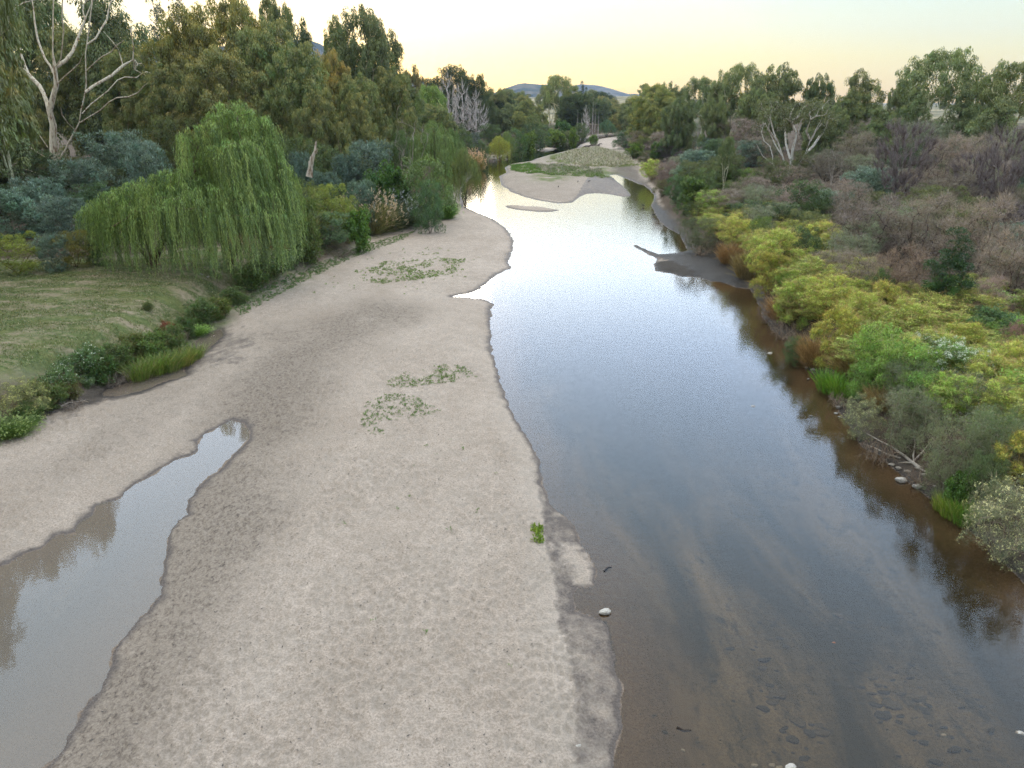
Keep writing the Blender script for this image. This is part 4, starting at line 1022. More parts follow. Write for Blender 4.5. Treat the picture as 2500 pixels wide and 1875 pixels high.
# ---------------- left bank below the forest
row([
 ('silver', 242, 285, 70, 150, 'silver_wattle', 'silver-blue wattle behind the willow, right of the pale trunk'),
 ('silver', 300, 308, 60, 110, 'silver_wattle', 'blue-grey wattle rising just behind the low willow dome'),
 ('silver', 165, 345, 58, 120, 'silver_wattle', 'silver wattle under the pale forked gum'),
 ('silver', 20, 405, 48, 150, 'silver_wattle', 'silver-blue wattle at the left edge above yellow herbs', (1, 1.08, 1.05)),
 ('silver', 80, 385, 50, 120, 'silver_wattle', 'shaded silver wattle left of the pale gum foot', (.85, .9, .9)),
 ('silver', 130, 428, 46, 100, 'silver_wattle', 'silver wattle between the left edge wattle and the willow'),
 ('silver', 113, 508, -585, 72, 'silver_wattle', 'small low silver wattle standing on the pasture edge'),
 ('silver', 792, 306, 66, 110, 'silver_wattle', 'bright silver wattle below the tallest pale gum'),
 ('silver', 745, 335, 66, 70, 'silver_wattle', 'smaller silver wattle right of the leaning stump', (.8, .85, .85)),
 ('silver', 776, 392, 57, 70, 'silver_wattle', 'low silver wattle in front of the bright silver wattle', (.9, .95, .9)),
 ('silver', 648, 330, 62, 60, 'silver_wattle', 'dim silver wattle left of the leaning stump', (.7, .75, .75)),
 ('silver', 1023, 287, 145, 36, 'silver_wattle', 'grey shrub under the right-hand dead poplar', (.8, .7, .8)),
 ('silver', 700, 372, 60, 70, 'silver_wattle', 'silver wattle at the foot of the leaning stump', (.75, .8, .78)),
], 'silver wattles of the left bank')
row([
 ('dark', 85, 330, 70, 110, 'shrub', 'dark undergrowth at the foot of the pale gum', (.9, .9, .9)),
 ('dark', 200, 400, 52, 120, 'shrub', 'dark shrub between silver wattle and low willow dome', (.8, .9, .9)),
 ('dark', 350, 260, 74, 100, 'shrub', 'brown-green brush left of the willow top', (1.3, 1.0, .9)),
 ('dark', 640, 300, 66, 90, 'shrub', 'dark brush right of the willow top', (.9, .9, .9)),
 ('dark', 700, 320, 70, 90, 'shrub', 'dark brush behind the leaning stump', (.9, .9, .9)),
 ('olive', 30, 512, -592, 120, 'herb_bush', 'yellow-green herb bush at the left end of the pasture edge', (1.5, 1.6, .7)),
 ('olive', 158, 502, -580, 82, 'herb_bush', 'rusty olive bush between small silver wattle and willow', (1.2, 1.05, .6)),
 ('dark', 200, 520, -574, 60, 'shrub', 'dark low bush under the left skirt of the willow', (.8, .9, .8)),
 ('dark', 702, 462, -532, 140, 'shrub', 'wide dark blue-green bush leaning over the sandbar', (.85, 1.0, 1.3)),
 ('olive', 660, 400, 49, 90, 'shrub', 'olive scrub right of the willow skirt', (1.1, 1.2, .8)),
 ('bright', 615, 480, -530, 60, 'shrub', 'green bush under the right edge of the willow', (.7, .7, .8)),
 ('olive', 700, 402, 55, 90, 'shrub', 'yellow-green scrub under the stump', (1.7, 1.8, .9)),
 ('herb', 650, 445, 46, 70, 'shrub', 'leafy weeds left of the wide blue-green bush', (1, 1, .9)),
 ('olive', 745, 432, 52, 80, 'shrub', 'yellow-flecked scrub above the wide blue-green bush', (1.4, 1.5, .8)),
 ('bright', 770, 455, 50, 56, 'shrub', 'fresh green weeds right of the wide blue-green bush', (.8, .8, .9)),
 ('grass_tuft', 835, 405, -487, 100, 'tussock', 'large grey-green tussock with pale seed heads by the sandbar', (.8, .95, 1.1)),
 ('grass_tuft', 880, 425, -480, 60, 'tussock', 'smaller seeding tussock right of the large grey one', (1.2, 1.1, 1.0)),
 ('grass_tuft', 790, 405, 58, 80, 'tussock', 'pale seed-headed grass left of the large grey tussock', (1.5, 1.3, 1.1)),
 ('bright', 851, 360, 62, 66, 'shrub', 'bright green bush below the silver wattle', (.75, .72, 1)),
 ('bright', 815, 378, 60, 60, 'shrub', 'emerald bush touching the silver wattle', (.65, .65, .9)),
 ('dark', 912, 346, 62, 120, 'shrub', 'broad rounded green bush above the sandbar tip', (1.5, 1.45, 1.4)),
 ('dark', 925, 395, 58, 70, 'shrub', 'dark bush low above the sandbar tip', (.9, 1.1, 1.3)),
 ('dark', 960, 388, 66, 50, 'shrub', 'green bush at the river end of the bank', (1.3, 1.3, 1.2)),
 ('grass_tuft', 955, 425, 66, 40, 'grass_clump', 'bright grass clump at the sandbar tip', (1, 1.6, .5)),
 ('dead_tree', 880, 272, 72, 90, 'dead_tree', 'bare slanting dead tree between the small willows'),
 ('grass_tuft', 1025, 318, 118, 26, 'tussock', 'straw coloured tussock overhanging the far left water', (2.2, 1.6, 1.3)),
 ('dark', 1040, 305, 128, 40, 'shrub', 'dark bush behind the straw coloured tussock'),
 ('dark', 1116, 280, 150, 52, 'shrub', 'round dark green bush on the far left shore', (1.1, 1.2, 1.2)),
 ('bright', 1142, 288, 160, 34, 'shrub', 'yellowish bush right of the round dark green bush', (1, .8, .9)),
 ('bright', 1197, 283, 180, 44, 'shrub', 'yellow-green bush on the far left shore', (1.1, .85, .9)),
 ('olive', 1228, 284, 182, 34, 'shrub', 'olive bush on the far left shore near the bend'),
 ('bright', 1240, 280, 180, 20, 'shrub', 'small yellow bush nearest the bend on the left shore', (1.2, .9, .8)),
 ('bright', 1214, 264, 200, 44, 'shrub', 'green bush above the yellow-green far shore bush', (.6, .6, .8)),
 ('dark', 1180, 272, 190, 60, 'shrub', 'grey-green brush below the spreading gum', (1.2, 1.1, 1.3)),
 ('dark', 1168, 284, 170, 44, 'shrub', 'dark brush at the water left of the yellow-green bush', (1, 1, 1)),
 ('dark', 1060, 270, 165, 60, 'shrub', 'dark brush right of the dead poplars', (.9, .9, .9)),
 ('dark', 985, 268, 150, 60, 'shrub', 'brush around the feet of the dead poplars', (1, .9, 1)),
 ('dark', 1000, 285, 122, 60, 'shrub', 'green brush behind the willow over the water', (1, 1, 1)),
 ('dark', 1255, 268, 205, 44, 'shrub', 'brush at the foot of the far poplars', (1, .95, 1)),
 ('dark', 1150, 268, 195, 50, 'shrub', 'brush below the small white-stemmed far gum', (.9, .9, 1)),
], 'shrubs of the left bank')
row([
 ('willow', 865, 280, 88, 70, 'weeping_willow', 'dark small willow left of the slanting dead tree', (.8, .82, .9)),
 ('willow', 935, 258, 84, 96, 'weeping_willow', 'mid-sized willow behind the broad green bush', (.95, .95, .95)),
 ('willow', 975, 275, 92, 60, 'weeping_willow', 'willow dome left of the one over the water', (.9, .9, .9)),
 ('willow', 1002, 316, 76, 66, 'weeping_willow', 'golden-tinged willow hanging over the water', (1.0, .85, .8)),
 ('willow', 960, 320, 78, 60, 'weeping_willow', 'small green willow above the bank end', (.8, .8, .8)),
 ('willow', 1078, 293, 138, 52, 'weeping_willow', 'bright yellow-green willow far along the left shore', (1.9, 1.35, .7)),
 ('willow', 1095, 282, 146, 34, 'weeping_willow', 'green willow behind the bright yellow-green one', (1.1, 1, .8)),
], 'small willows of the left bank')

# ---------------- right bank
def fen(i): return 'fennel_%d' % (i % 3)
row([
 (fen(0), 1593, 466, -542, 74, 'fennel', 'small yellow fennel right of the dark overhanging bush'),
 ('dry_grass', 1620, 520, -602, 50, 'dry_grass', 'tan dried stalks at the water below the upper fennel', (1, .95, .8)),
 (fen(1), 1684, 500, -600, 112, 'fennel', 'broad lime fennel mass, the highest wide one on the bank'),
 (fen(2), 1771, 481, -548, 84, 'fennel', 'open stalky yellow fennel above the broad lime one'),
 (fen(2), 1662, 548, -640, 84, 'fennel', 'orange-yellow fennel at the water over the root tangle', (1.05, .92, .8)),
 (fen(0), 1640, 505, -590, 60, 'fennel', 'narrow fennel left of the broad lime mass'),
 (fen(0), 1723, 600, -705, 100, 'fennel', 'green-gold fennel above the bleached root tangle', (.85, .95, .9)),
 (fen(1), 1795, 600, -692, 100, 'fennel', 'dense green-gold fennel in the middle of the bank', (.95, .95, .9)),
 (fen(0), 1855, 630, -735, 90, 'fennel', 'gold fennel right of the dense middle one'),
 (fen(2), 1905, 612, -702, 76, 'fennel', 'ochre fennel at the edge of the pink thicket', (.9, .85, .8)),
 (fen(0), 1958, 650, -752, 108, 'fennel', 'pale gold fennel in front of the dark cypress-like tree'),
 (fen(2), 1812, 672, -790, 94, 'fennel', 'orange-stemmed fennel directly over the reed patch', (1.05, .94, .8)),
 ('hemlock', 1896, 712, -812, 106, 'hemlock', 'vivid green hemlock left of the white-flowered ones'),
 ('hemlock', 1955, 746, -848, 108, 'hemlock', 'lower vivid green hemlock above the grey bush'),
 (fen(1), 2083, 702, -790, 84, 'fennel', 'round yellow fennel beside the dark creeper mound', (1.1, 1.0, .9)),
 ('hemlock_flower', 2050, 745, -842, 96, 'hemlock', 'white-flowered hemlock in the middle of the bank'),
 ('hemlock_flower', 1995, 728, -800, 70, 'hemlock', 'smaller white-flowered hemlock further up'),
 ('hemlock_flower', 2100, 765, -850, 70, 'hemlock', 'white-flowered hemlock nearest the right edge'),
 (fen(0), 2126, 770, -872, 98, 'fennel', 'green-yellow fennel below the dark creeper mound'),
 (fen(1), 2186, 745, -845, 92, 'fennel', 'yellow fennel cut by the right edge'),
 (fen(1), 2064, 815, -908, 100, 'fennel', 'lime fennel above the large grey-green burgan', (.85, 1, .9)),
 (fen(0), 2160, 825, -930, 110, 'fennel', 'wide lime fennel at the right edge', (.95, 1, .9)),
 ('hemlock', 1872, 788, -862, 72, 'hemlock', 'green hemlock just above the reed patch', (.85, .9, .9)),
 ('hemlock', 1990, 812, -895, 80, 'hemlock', 'green hemlock behind the cream-flowered bush', (.8, .85, .9)),
 (fen(2), 2200, 940, -1042, 84, 'fennel', 'yellow stalky fennel above the corner bush', (1.1, 1, .8)),
 ('dry_grass', 1765, 700, -790, 60, 'dry_grass', 'brown dried herbs under the orange-stemmed fennel', (.95, .85, .6)),
 ('dry_grass', 1700, 620, -690, 60, 'dry_grass', 'straw stalks under the green-gold fennel', (1, .85, .7)),
 ('dry_grass', 1850, 740, -810, 70, 'dry_grass', 'rusty dried stems left of the vivid green hemlock', (.95, .85, .6)),
 ('dry_grass', 1915, 820, -880, 60, 'dry_grass', 'dried stems between hemlock and cream-flowered bush', (.9, .85, .6)),
 ('dry_grass', 1580, 505, -570, 40, 'dry_grass', 'tan stalks right of the dark overhanging bush', (1, .8, .6)),
 ('olive', 1700, 590, -650, 60, 'shrub', 'green herb between lime and green-gold fennel', (1.3, 1.7, .7)),
 ('dark', 1715, 730, -790, 46, 'shrub', 'dark low bush over the bleached branches', (1.2, 1.2, 1.2)),
], 'yellow and green herbs of the right bank')
row([
 ('burgan_flower', 1862, 862, -952, 78, 'burgan_bush', 'small burgan covered in cream flowers leaning over the water'),
 ('burgan', 1962, 852, -972, 114, 'burgan_bush', 'grey-green burgan above the forked bleached root'),
 ('burgan', 2055, 912, -1062, 138, 'burgan_bush', 'largest grey-green burgan right of the forked root'),
 ('burgan', 2150, 885, -1035, 118, 'burgan_bush', 'darker burgan behind the largest one', (.8, .95, .75)),
 ('burgan_flower', 2178, 1052, -1215, 165, 'burgan_bush', 'domed flowering burgan in the right corner over the water', (1.15, 1.1, 1.1)),
 ('burgan', 1513, 471, -545, 92, 'burgan_bush', 'dark rounded bush overhanging the mudflat', (.75, .75, .65)),
 ('burgan', 2130, 985, -1110, 90, 'burgan_bush', 'burgan between the largest one and the corner bush', (.85, 1, .7)),
 ('bright', 2075, 1020, -1105, 60, 'shrub', 'green leaves low under the largest burgan', (.7, .7, .9)),
], 'burgan bushes of the right bank')
row([
 ('poplar', 2045, 512, -700, 92, 'cypress_like_tree', 'dense dark green column tree among the pink thicket', (1.0, 1.25, .8)),
 ('dark', 2040, 600, -700, 110, 'shrub', 'dark green bush at the foot of the column tree', (.9, 1.2, .8)),
 ('dark', 2140, 668, -748, 140, 'creeper_mound', 'dark creeper mound right of the column tree', (.65, .85, .8)),
 ('dark', 1900, 585, -680, 60, 'shrub', 'dark shrub between fennel and column tree', (.8, .9, .8)),
], 'dark green plants of the right bank')
row([
 ('thicket', 1831, 398, -492, 100, 'thicket_shrub', 'dark-stemmed umbrella shrub left of the bare upright one'),
 ('bare_wattle', 1947, 290, -458, 118, 'bare_shrub', 'tall bare purple-grey shrub with upright twigs'),
 ('thicket', 2050, 302, -430, 120, 'thicket_shrub', 'grey-brown spreading shrub right of the tall bare one', (1.15, 1.1, 1.1)),
 ('bare_wattle', 2165, 300, -490, 110, 'bare_shrub', 'bare grey shrub with fine twigs near the right edge'),
 ('bare_wattle', 2090, 350, -470, 80, 'bare_shrub', 'bare shrub between the two tallest bare ones'),
 ('thicket', 1895, 260, -350, 126, 'thicket_shrub', 'grey-mauve shrub crown above the bare upright one', (1.05, 1.05, 1.1)),
 ('wattle_grey', 1990, 268, -360, 110, 'thicket_shrub', 'grey-green shrub below the tallest skyline gum'),
 ('thicket_pink', 2110, 296, -400, 110, 'thicket_shrub', 'pinkish shrub below the right skyline gums', (.9, .95, .95)),
 ('wattle_grey', 2190, 290, -380, 110, 'thicket_shrub', 'grey-green shrub at the right edge under the skyline'),
 ('thicket_pink', 1885, 432, -562, 150, 'thicket_shrub', 'wide purple-brown shrub above the stalky fennel', (.8, .8, .85)),
 ('thicket_pink', 2000, 425, -572, 140, 'thicket_shrub', 'wide red-brown shrub left of the column tree'),
 ('wattle_grey', 1947, 452, -548, 120, 'thicket_shrub', 'pale silver-green sprays over the red-brown shrub', (1.2, 1.3, 1.2)),
 ('wattle_grey', 1862, 482, -560, 90, 'thicket_shrub', 'silver-green sprays left above the broad lime fennel', (1.3, 1.45, 1.3)),
 ('thicket_pink', 2120, 430, -610, 140, 'thicket_shrub', 'pink-brown shrub right of the column tree'),
 ('thicket_pink', 2195, 500, -650, 130, 'thicket_shrub', 'rosy shrub at the right edge, middle height', (1.15, 1.1, 1.1)),
 ('wattle_grey', 2180, 540, -640, 90, 'thicket_shrub', 'grey sprays over the rosy shrub at the right edge', (1.3, 1.3, 1.3)),
 ('thicket', 1790, 545, -620, 84, 'thicket_shrub', 'dark purple shrub set among the fennels'),
 ('thicket_pink', 1850, 545, -650, 110, 'thicket_shrub', 'red-brown twiggy shrub above the gold fennel'),
 ('thicket_pink', 1950, 540, -670, 110, 'thicket_shrub', 'red-brown dead brush left of the column tree foot', (.9, .8, .75)),
 ('thicket_pink', 2130, 600, -700, 90, 'thicket_shrub', 'pink seeding shrub between column tree and creeper', (1.2, 1.1, 1.15)),
 ('thicket', 2195, 700, -780, 60, 'thicket_shrub', 'purple twigs at the right edge above yellow fennel', (1.2, .8, .9)),
 ('thicket', 1585, 415, -465, 104, 'thicket_shrub', 'grey shrub above the upper small fennel', (1.1, 1.15, 1.1)),
 ('wattle_grey', 1640, 402, -470, 90, 'thicket_shrub', 'ash-grey shrub right of the grey shrub', (.9, .9, .9)),
 ('thicket', 1700, 412, -475, 110, 'thicket_shrub', 'brown-purple shrub in front of the white gum foot'),
 ('thicket', 1765, 395, -460, 110, 'thicket_shrub', 'dusky shrub right of the white gum foot', (.9, .9, .9)),
 ('wattle_grey', 1690, 440, -500, 90, 'thicket_shrub', 'silver-flecked shrub above the broad lime fennel', (1, 1.1, 1)),
 ('olive', 1760, 440, -500, 90, 'thicket_shrub', 'dark olive shrub left of the umbrella shrub', (.8, .9, .7)),
 ('wattle_grey', 1640, 448, -520, 70, 'thicket_shrub', 'small grey shrub above the narrow fennel', (1, 1, 1)),
 ('wattle_grey', 1810, 330, 90, 120, 'thicket_shrub', 'green-grey shrub right of the white gum stems', (.75, .85, .7)),
 ('thicket', 1760, 300, 98, 90, 'thicket_shrub', 'shaded shrub behind the white gum stems', (.8, .85, .8)),
 ('thicket_pink', 1850, 290, -380, 100, 'thicket_shrub', 'tawny shrub below the pyramid gum', (.9, .95, .9)),
 ('thicket', 1640, 300, 98, 90, 'thicket_shrub', 'brown shrub left of the white gum stems', (1, 1, .95)),
 ('thicket', 1600, 262, -345, 110, 'thicket_shrub', 'mauve-grey shrub below the arching white-limbed gum', (1.1, 1.05, 1.1)),
 ('wattle_grey', 1480, 268, -330, 90, 'thicket_shrub', 'grey-green shrub high on the upper right bank', (.9, .95, .9)),
 ('thicket', 1440, 285, -335, 80, 'thicket_shrub', 'mauve shrub along the upper right bank', (1.2, 1.2, 1.3)),
 ('thicket', 1385, 285, -325, 60, 'thicket_shrub', 'grey brush beside the far dark bush', (1, 1, 1)),
 ('silver', 1507, 325, -380, 78, 'silver_wattle', 'silver-blue wattle on the upper right bank'),
 ('silver', 1480, 360, -410, 60, 'silver_wattle', 'pale green wattle by the water of the upper right bank', (1, 1.05, .9)),
 ('silver', 1540, 300, -350, 60, 'silver_wattle', 'grey wattle above the silver-blue one', (.75, .8, .75)),
 ('thicket_pink', 1440, 350, -410, 60, 'thicket_shrub', 'purple-brown shrub near the sand inlet', (.8, .75, .8)),
 ('dark', 1551, 303, -358, 84, 'shrub', 'blackish green shrub behind the bright green trees', (.85, .95, 1)),
 ('bright', 1547, 360, -412, 60, 'leafy_tree', 'bright green leafy tree on the upper right bank', (.75, .62, .8)),
 ('bright', 1503, 388, -456, 64, 'leafy_tree', 'bright green leafy tree leaning to the water', (.72, .62, .8)),
 ('bright', 1583, 360, -400, 36, 'leafy_tree', 'small bright green sapling right of the leafy tree', (.7, .7, .8)),
 ('olive', 1618, 366, -410, 50, 'shrub', 'green shrub with a dark sprout left of the white gum', (.9, 1.3, .7)),
 (fen(1), 1535, 414, -472, 66, 'fennel', 'yellow-green bush below the leaning leafy tree', (.85, .95, 1)),
 (fen(1), 1407, 346, -388, 44, 'fennel', 'yellow-green bush above the sand inlet', (.9, 1, 1)),
 ('bright', 1423, 310, -348, 38, 'leafy_tree', 'round bright green bush on the far right bank', (.85, .75, .8)),
 ('bright', 1370, 311, -344, 38, 'leafy_tree', 'yellow-green bush on the far right bank', (1.3, .95, .8)),
 ('dark', 1352, 284, -322, 58, 'shrub', 'spiky dark green bush at the island head', (.75, .95, 1)),
 ('dark', 1462, 382, -440, 50, 'shrub', 'dark green bush hanging to the water above the inlet', (.9, 1.1, 1.1)),
 ('olive', 1499, 438, -494, 60, 'shrub', 'dark olive bush above the upper beach', (.75, .8, .7)),
 ('olive', 1432, 390, -425, 40, 'shrub', 'brown-green bush above the sand inlet edge', (.9, .8, .8)),
 ('olive', 1395, 325, -352, 40, 'shrub', 'grey-brown bush between two yellow-green bushes', (.8, .75, .9)),
 ('bright', 1283, 292, -314, 20, 'leafy_tree', 'single green sapling on the island head', (.8, .75, .8)),
 ('dark', 1480, 418, -465, 44, 'shrub', 'dark bush between leafy tree and olive bush', (.9, 1.1, 1)),
 ('olive', 1585, 395, -440, 70, 'shrub', 'green-brown shrub under the small sapling', (.9, 1.0, .8)),
 ('olive', 1640, 470, -540, 50, 'shrub', 'green shrub between small and narrow fennel', (.9, 1.2, .7)),
 ('dead_tree', 1800, 322, -415, 40, 'dead_tree', 'pale dead stems right of the white gum'),
 ('dead_tree', 1811, 380, -418, 20, 'dead_tree', 'short bleached dead stem below the dark gum'),
 ('dead_tree', 1560, 300, -372, 26, 'dead_tree', 'white forked dead stem left of the white gum'),
 ('dead_tree', 2000, 235, -300, 34, 'dead_tree', 'whitened dead stems under the tallest skyline gum'),
], 'thicket of the right bank')
k_ = 0; tries = 0; BAND = []
def cands(n, ya, yb, fx):
    Y = np.exp(rng.uniform(math.log(ya), math.log(yb), n)); X = fx(Y, rng.random(n)); P = np.stack([X, Y], 1)
    f = fields(P); return P, f[1], f[2]
CP_, _, CE_ = cands(6000, 15, 62, lambda Y, u: .2 * Y + u * (.62 * Y + 4))
while k_ < 90 and tries < 6000:
    tries += 1
    X, Y = CP_[tries - 1]; e = CE_[tries - 1]
    if e < 1.0 or e > (3.5 + .05 * Y if Y > 30 else 7): continue
    if any((X - a) ** 2 + (Y - b) ** 2 < 1.5 for a, b in BAND): continue
    BAND.append((X, Y)); k_ += 1
    green = (Y < 30 and random.random() < .22)
    if Y < 22 and e < 3: knd, lb, nm, gp = 'burgan', 'young grey-green burgan between the larger ones at the water', 'burgan_bush', 'young burgans of the right bank'
    elif green: knd, lb, nm, gp = 'hemlock', 'green hemlock standing in the tangle between the bigger named clumps', 'hemlock', 'hemlocks in the yellow-green tangle'
    else: knd, lb, nm, gp = random.choice(['fennel_0', 'fennel_1', 'fennel_2']), 'yellow-green fennel in the continuous tangle along the right bank', 'fennel', 'fennels in the yellow-green tangle'
    v = random.uniform(.75, 1.05)
    put(knd, 0, 0, 0, random.uniform(1.8, 3.2), lb, nm, gp, (v, v * random.uniform(.95, 1.05), v), world=(X, Y, ground(X, Y)), hgt=random.uniform(.9, 1.6))
# filling undergrowth of the thicket: small clumps that nothing tells apart
pts = []
tries = 0
CP_, _, CE_ = cands(5000, 14, 150, lambda Y, u: 6 + u * .82 * Y)
while len(pts) < 190 and tries < 5000:
    tries += 1
    X, Y = CP_[tries - 1]
    if CE_[tries - 1] < 1.2: continue
    if any((X - a) ** 2 + (Y - b) ** 2 < (1.3 + .02 * Y) ** 2 for a, b in pts): continue
    pts.append((X, Y))
for X, Y in pts:
    e = fields(np.array([[X, Y]]))[2][0]
    if Y < 38 and e < 9:
        k = random.choice(['hemlock', 'olive', 'dry_grass', 'fennel_1']); hh = random.uniform(.7, 1.2); ww = random.uniform(1.4, 2.2); tn = (.8, .8, .8)
        put(k, 0, 0, 0, ww, 'low herbs filling the gaps between the yellow-green bushes of the right bank', 'herb', 'gap-filling herbs of the right bank', tn, world=(X, Y, ground(X, Y)), hgt=hh, cat='herb')
    else:
        k = random.choice(['thicket', 'thicket_pink', 'wattle_grey', 'olive', 'dark', 'dark', 'olive', 'silver', 'bare_wattle']); hh = random.uniform(1.2, 2.3) * (1.4 if Y > 45 else 1); ww = random.uniform(2.5, 4.5) * (1.2 if Y > 45 else 1)
        put(k, 0, 0, 0, ww, 'low twiggy undergrowth between the bigger shrubs of the right bank', 'undergrowth_shrub', 'undergrowth of the right bank', random.choice([(.85, .85, .85), (1, 1, .95), (.7, .75, .7)]), world=(X, Y, ground(X, Y)), hgt=hh, cat='shrub')
# undergrowth of the left forest
for i in range(46):
    Y = random.uniform(46, 105); X = random.uniform(-.72 * Y, -.16 * Y)
    f = fields(np.array([[X, Y]]))
    if f[1][0] < 2: continue
    k = random.choice(['dark', 'olive', 'dark', 'silver'])
    put(k, 0, 0, 0, random.uniform(3, 6), 'shaded undergrowth bush on the forest floor behind the pasture', 'undergrowth_shrub', 'undergrowth of the left forest', (.75, .75, .7), world=(X, Y, ground(X, Y)), hgt=random.uniform(1.5, 3.4), cat='shrub')
for i in range(36):
    Y = random.uniform(105, 215); X = random.uniform(-.45 * Y, -.06 * Y - 4)
    f = fields(np.array([[X, Y]]))
    if f[1][0] < 2.5: continue
    put(random.choice(['gum_round', 'gum_b', 'gum_a']), 0, 0, 0, random.uniform(7, 11), 'small gum filling the left bank woods beyond the silver wattle', 'gum_tree', 'background gums of the left bank', (.85, .88, .85), world=(X, Y, ground(X, Y)), hgt=random.uniform(6, 10))
# scattered gums over the far slopes
n = 0; tries = 0
while n < 150 and tries < 3000:
    tries += 1
    Y = random.uniform(240, 820); X = random.uniform(-.45 * Y, .75 * Y)
    if Y < 300 and -10 < X < 60: continue
    if n % 3 == 0: Y = random.uniform(235, 340); X = random.uniform(-.1 * Y, .5 * Y)
    k = random.choice(['gum_round', 'gum_b', 'gum_a', 'gum_round', 'oak'])
    h = random.uniform(7, 12) if Y < 600 else random.uniform(8, 13)
    if X / Y > .22: h *= .5
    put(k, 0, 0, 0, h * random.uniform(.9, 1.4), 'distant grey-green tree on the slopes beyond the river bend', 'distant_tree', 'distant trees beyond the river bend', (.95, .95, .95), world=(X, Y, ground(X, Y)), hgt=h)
    n += 1

# ---------------- herbs, reeds and wood along the foot of the pasture
row([
 ('burgan_flower', 47, 828, -912, 100, 'flowering_bush', 'cream-dotted bush at the left edge of the pasture bank', (1.05, 1, .7)),
 ('grass_tuft', 15, 895, -940, 70, 'grass_clump', 'bright grass at the left edge below the cream-dotted bush', (.9, 1.2, .5)),
 ('herb', 80, 835, -890, 60, 'herb', 'olive herb right of the cream-dotted bush', (.9, .8, .7)),
 ('herb_white', 122, 798, -846, 66, 'herb', 'white-flecked green herb left of the big flowering herb'),
 ('herb', 110, 838, -880, 70, 'herb', 'green herb low on the bank above the driftwood twigs', (.9, .9, .8)),
 ('herb_white', 178, 756, -812, 78, 'herb', 'largest white-flowered herb on the pasture bank'),
 ('herb', 215, 780, -830, 60, 'herb', 'dark green herb right of the largest white-flowered herb', (.8, .9, .7)),
 ('herb_white', 188, 812, -838, 28, 'herb', 'small clump of white flowers low on the pasture bank', (1.3, 1.3, 1.4)),
 ('herb', 255, 752, -806, 66, 'herb', 'olive herb above the twig pile', (.9, .9, .8)),
 ('reed', 296, 768, -822, 44, 'reeds', 'reed clump nearest the twig pile'),
 ('reed', 330, 758, -812, 46, 'reeds', 'second reed clump along the backwater', (1.1, 1.1, .9)),
 ('reed', 362, 750, -802, 44, 'reeds', 'third reed clump along the backwater'),
 ('reed', 392, 746, -790, 40, 'reeds', 'fourth reed clump along the backwater', (1.1, 1, .9)),
 ('reed', 418, 738, -776, 34, 'reeds', 'last reed clump beside the open backwater'),
 ('herb', 324, 728, -776, 74, 'herb', 'yellow-green herb above the second reed clump', (1.2, 1.2, .8)),
 ('herb', 372, 712, -765, 60, 'herb', 'green herb above the third reed clump', (.9, .9, .8)),
 ('herb', 290, 728, -772, 50, 'herb', 'dry-tipped herb left of the yellow-green herb', (1.3, 1.0, .9)),
 ('herb_red', 362, 694, -726, 30, 'dock_plant', 'rust-red dock on the pasture bank by the reeds'),
 ('herb_red', 350, 702, -728, 18, 'dock_plant', 'smaller rust-red dock beside the taller one'),
 ('herb', 400, 692, -732, 44, 'herb', 'dark herb right of the rust-red docks', (.8, .85, .7)),
 ('herb', 432, 655, -700, 64, 'herb', 'tall green herb on the bank above the backwater'),
 ('grass_tuft', 420, 702, -724, 40, 'grass_clump', 'vivid green grass patch at the backwater head', (.8, 1.4, .4)),
 ('herb', 475, 650, -686, 50, 'herb', 'yellowish herb at the foot of the bank', (1.3, 1.1, .7)),
 ('herb', 504, 626, -658, 52, 'herb', 'green herb in the middle of the upper bank'),
 ('herb', 536, 582, -628, 66, 'herb', 'leafy green herb below the pasture corner', (1, 1.05, .9)),
 ('herb', 560, 570, -612, 60, 'herb', 'dark herb right below the pasture corner', (.8, .85, .8)),
 ('herb_white', 594, 548, -600, 70, 'herb', 'white-flecked herb at the pasture corner'),
 ('herb_red', 606, 524, -552, 40, 'dock_plant', 'rust-red dock under the right edge of the willow'),
 ('herb_red', 628, 528, -556, 24, 'dock_plant', 'small red dock right of the willow skirt'),
 ('herb_white', 625, 540, -580, 54, 'herb', 'pale-flowered herb beside the red docks'),
 ('herb', 652, 512, -565, 76, 'herb', 'broad herb clump left of the wide blue-green bush', (.95, .9, .8)),
 ('herb', 636, 470, -520, 40, 'herb', 'tall leafy herb below the willow edge', (.9, 1, .9)),
 ('herb', 318, 655, -672, 22, 'herb', 'lone olive tuft in the middle of the pasture', (1.2, 1, .8)),
 ('herb', 60, 880, -915, 60, 'herb', 'green herb at the foot of the cream-dotted bush', (.9, 1, .7)),
 ('herb', 146, 822, -862, 50, 'herb', 'dry herb between driftwood and flowers', (1.3, .9, .9)),
], 'herbs along the pasture bank')
row([
 ('reed', 2035, 1058, -1108, 26, 'reeds', 'thin reed clump left in the water under the largest burgan', (1.2, 1.2, 1)),
 ('reed', 2060, 1060, -1122, 40, 'reeds', 'reed clump at the water between burgan bushes', (1.2, 1.3, 1)),
 ('reed', 2085, 1068, -1135, 40, 'reeds', 'reed clump nearest the corner bush', (1.1, 1.3, 1)),
 ('reed', 1798, 788, -850, 50, 'reeds', 'grassy reed patch at the water above the dead branch', (.9, 1.3, .7)),
 ('reed', 1822, 800, -862, 44, 'reeds', 'grassy reed patch right of its twin above the dead branch', (.9, 1.3, .7)),
 ('reed', 1790, 800, -848, 30, 'reeds', 'short reeds left of the dead branch', (.9, 1.2, .7)),
], 'reeds of the right bank')
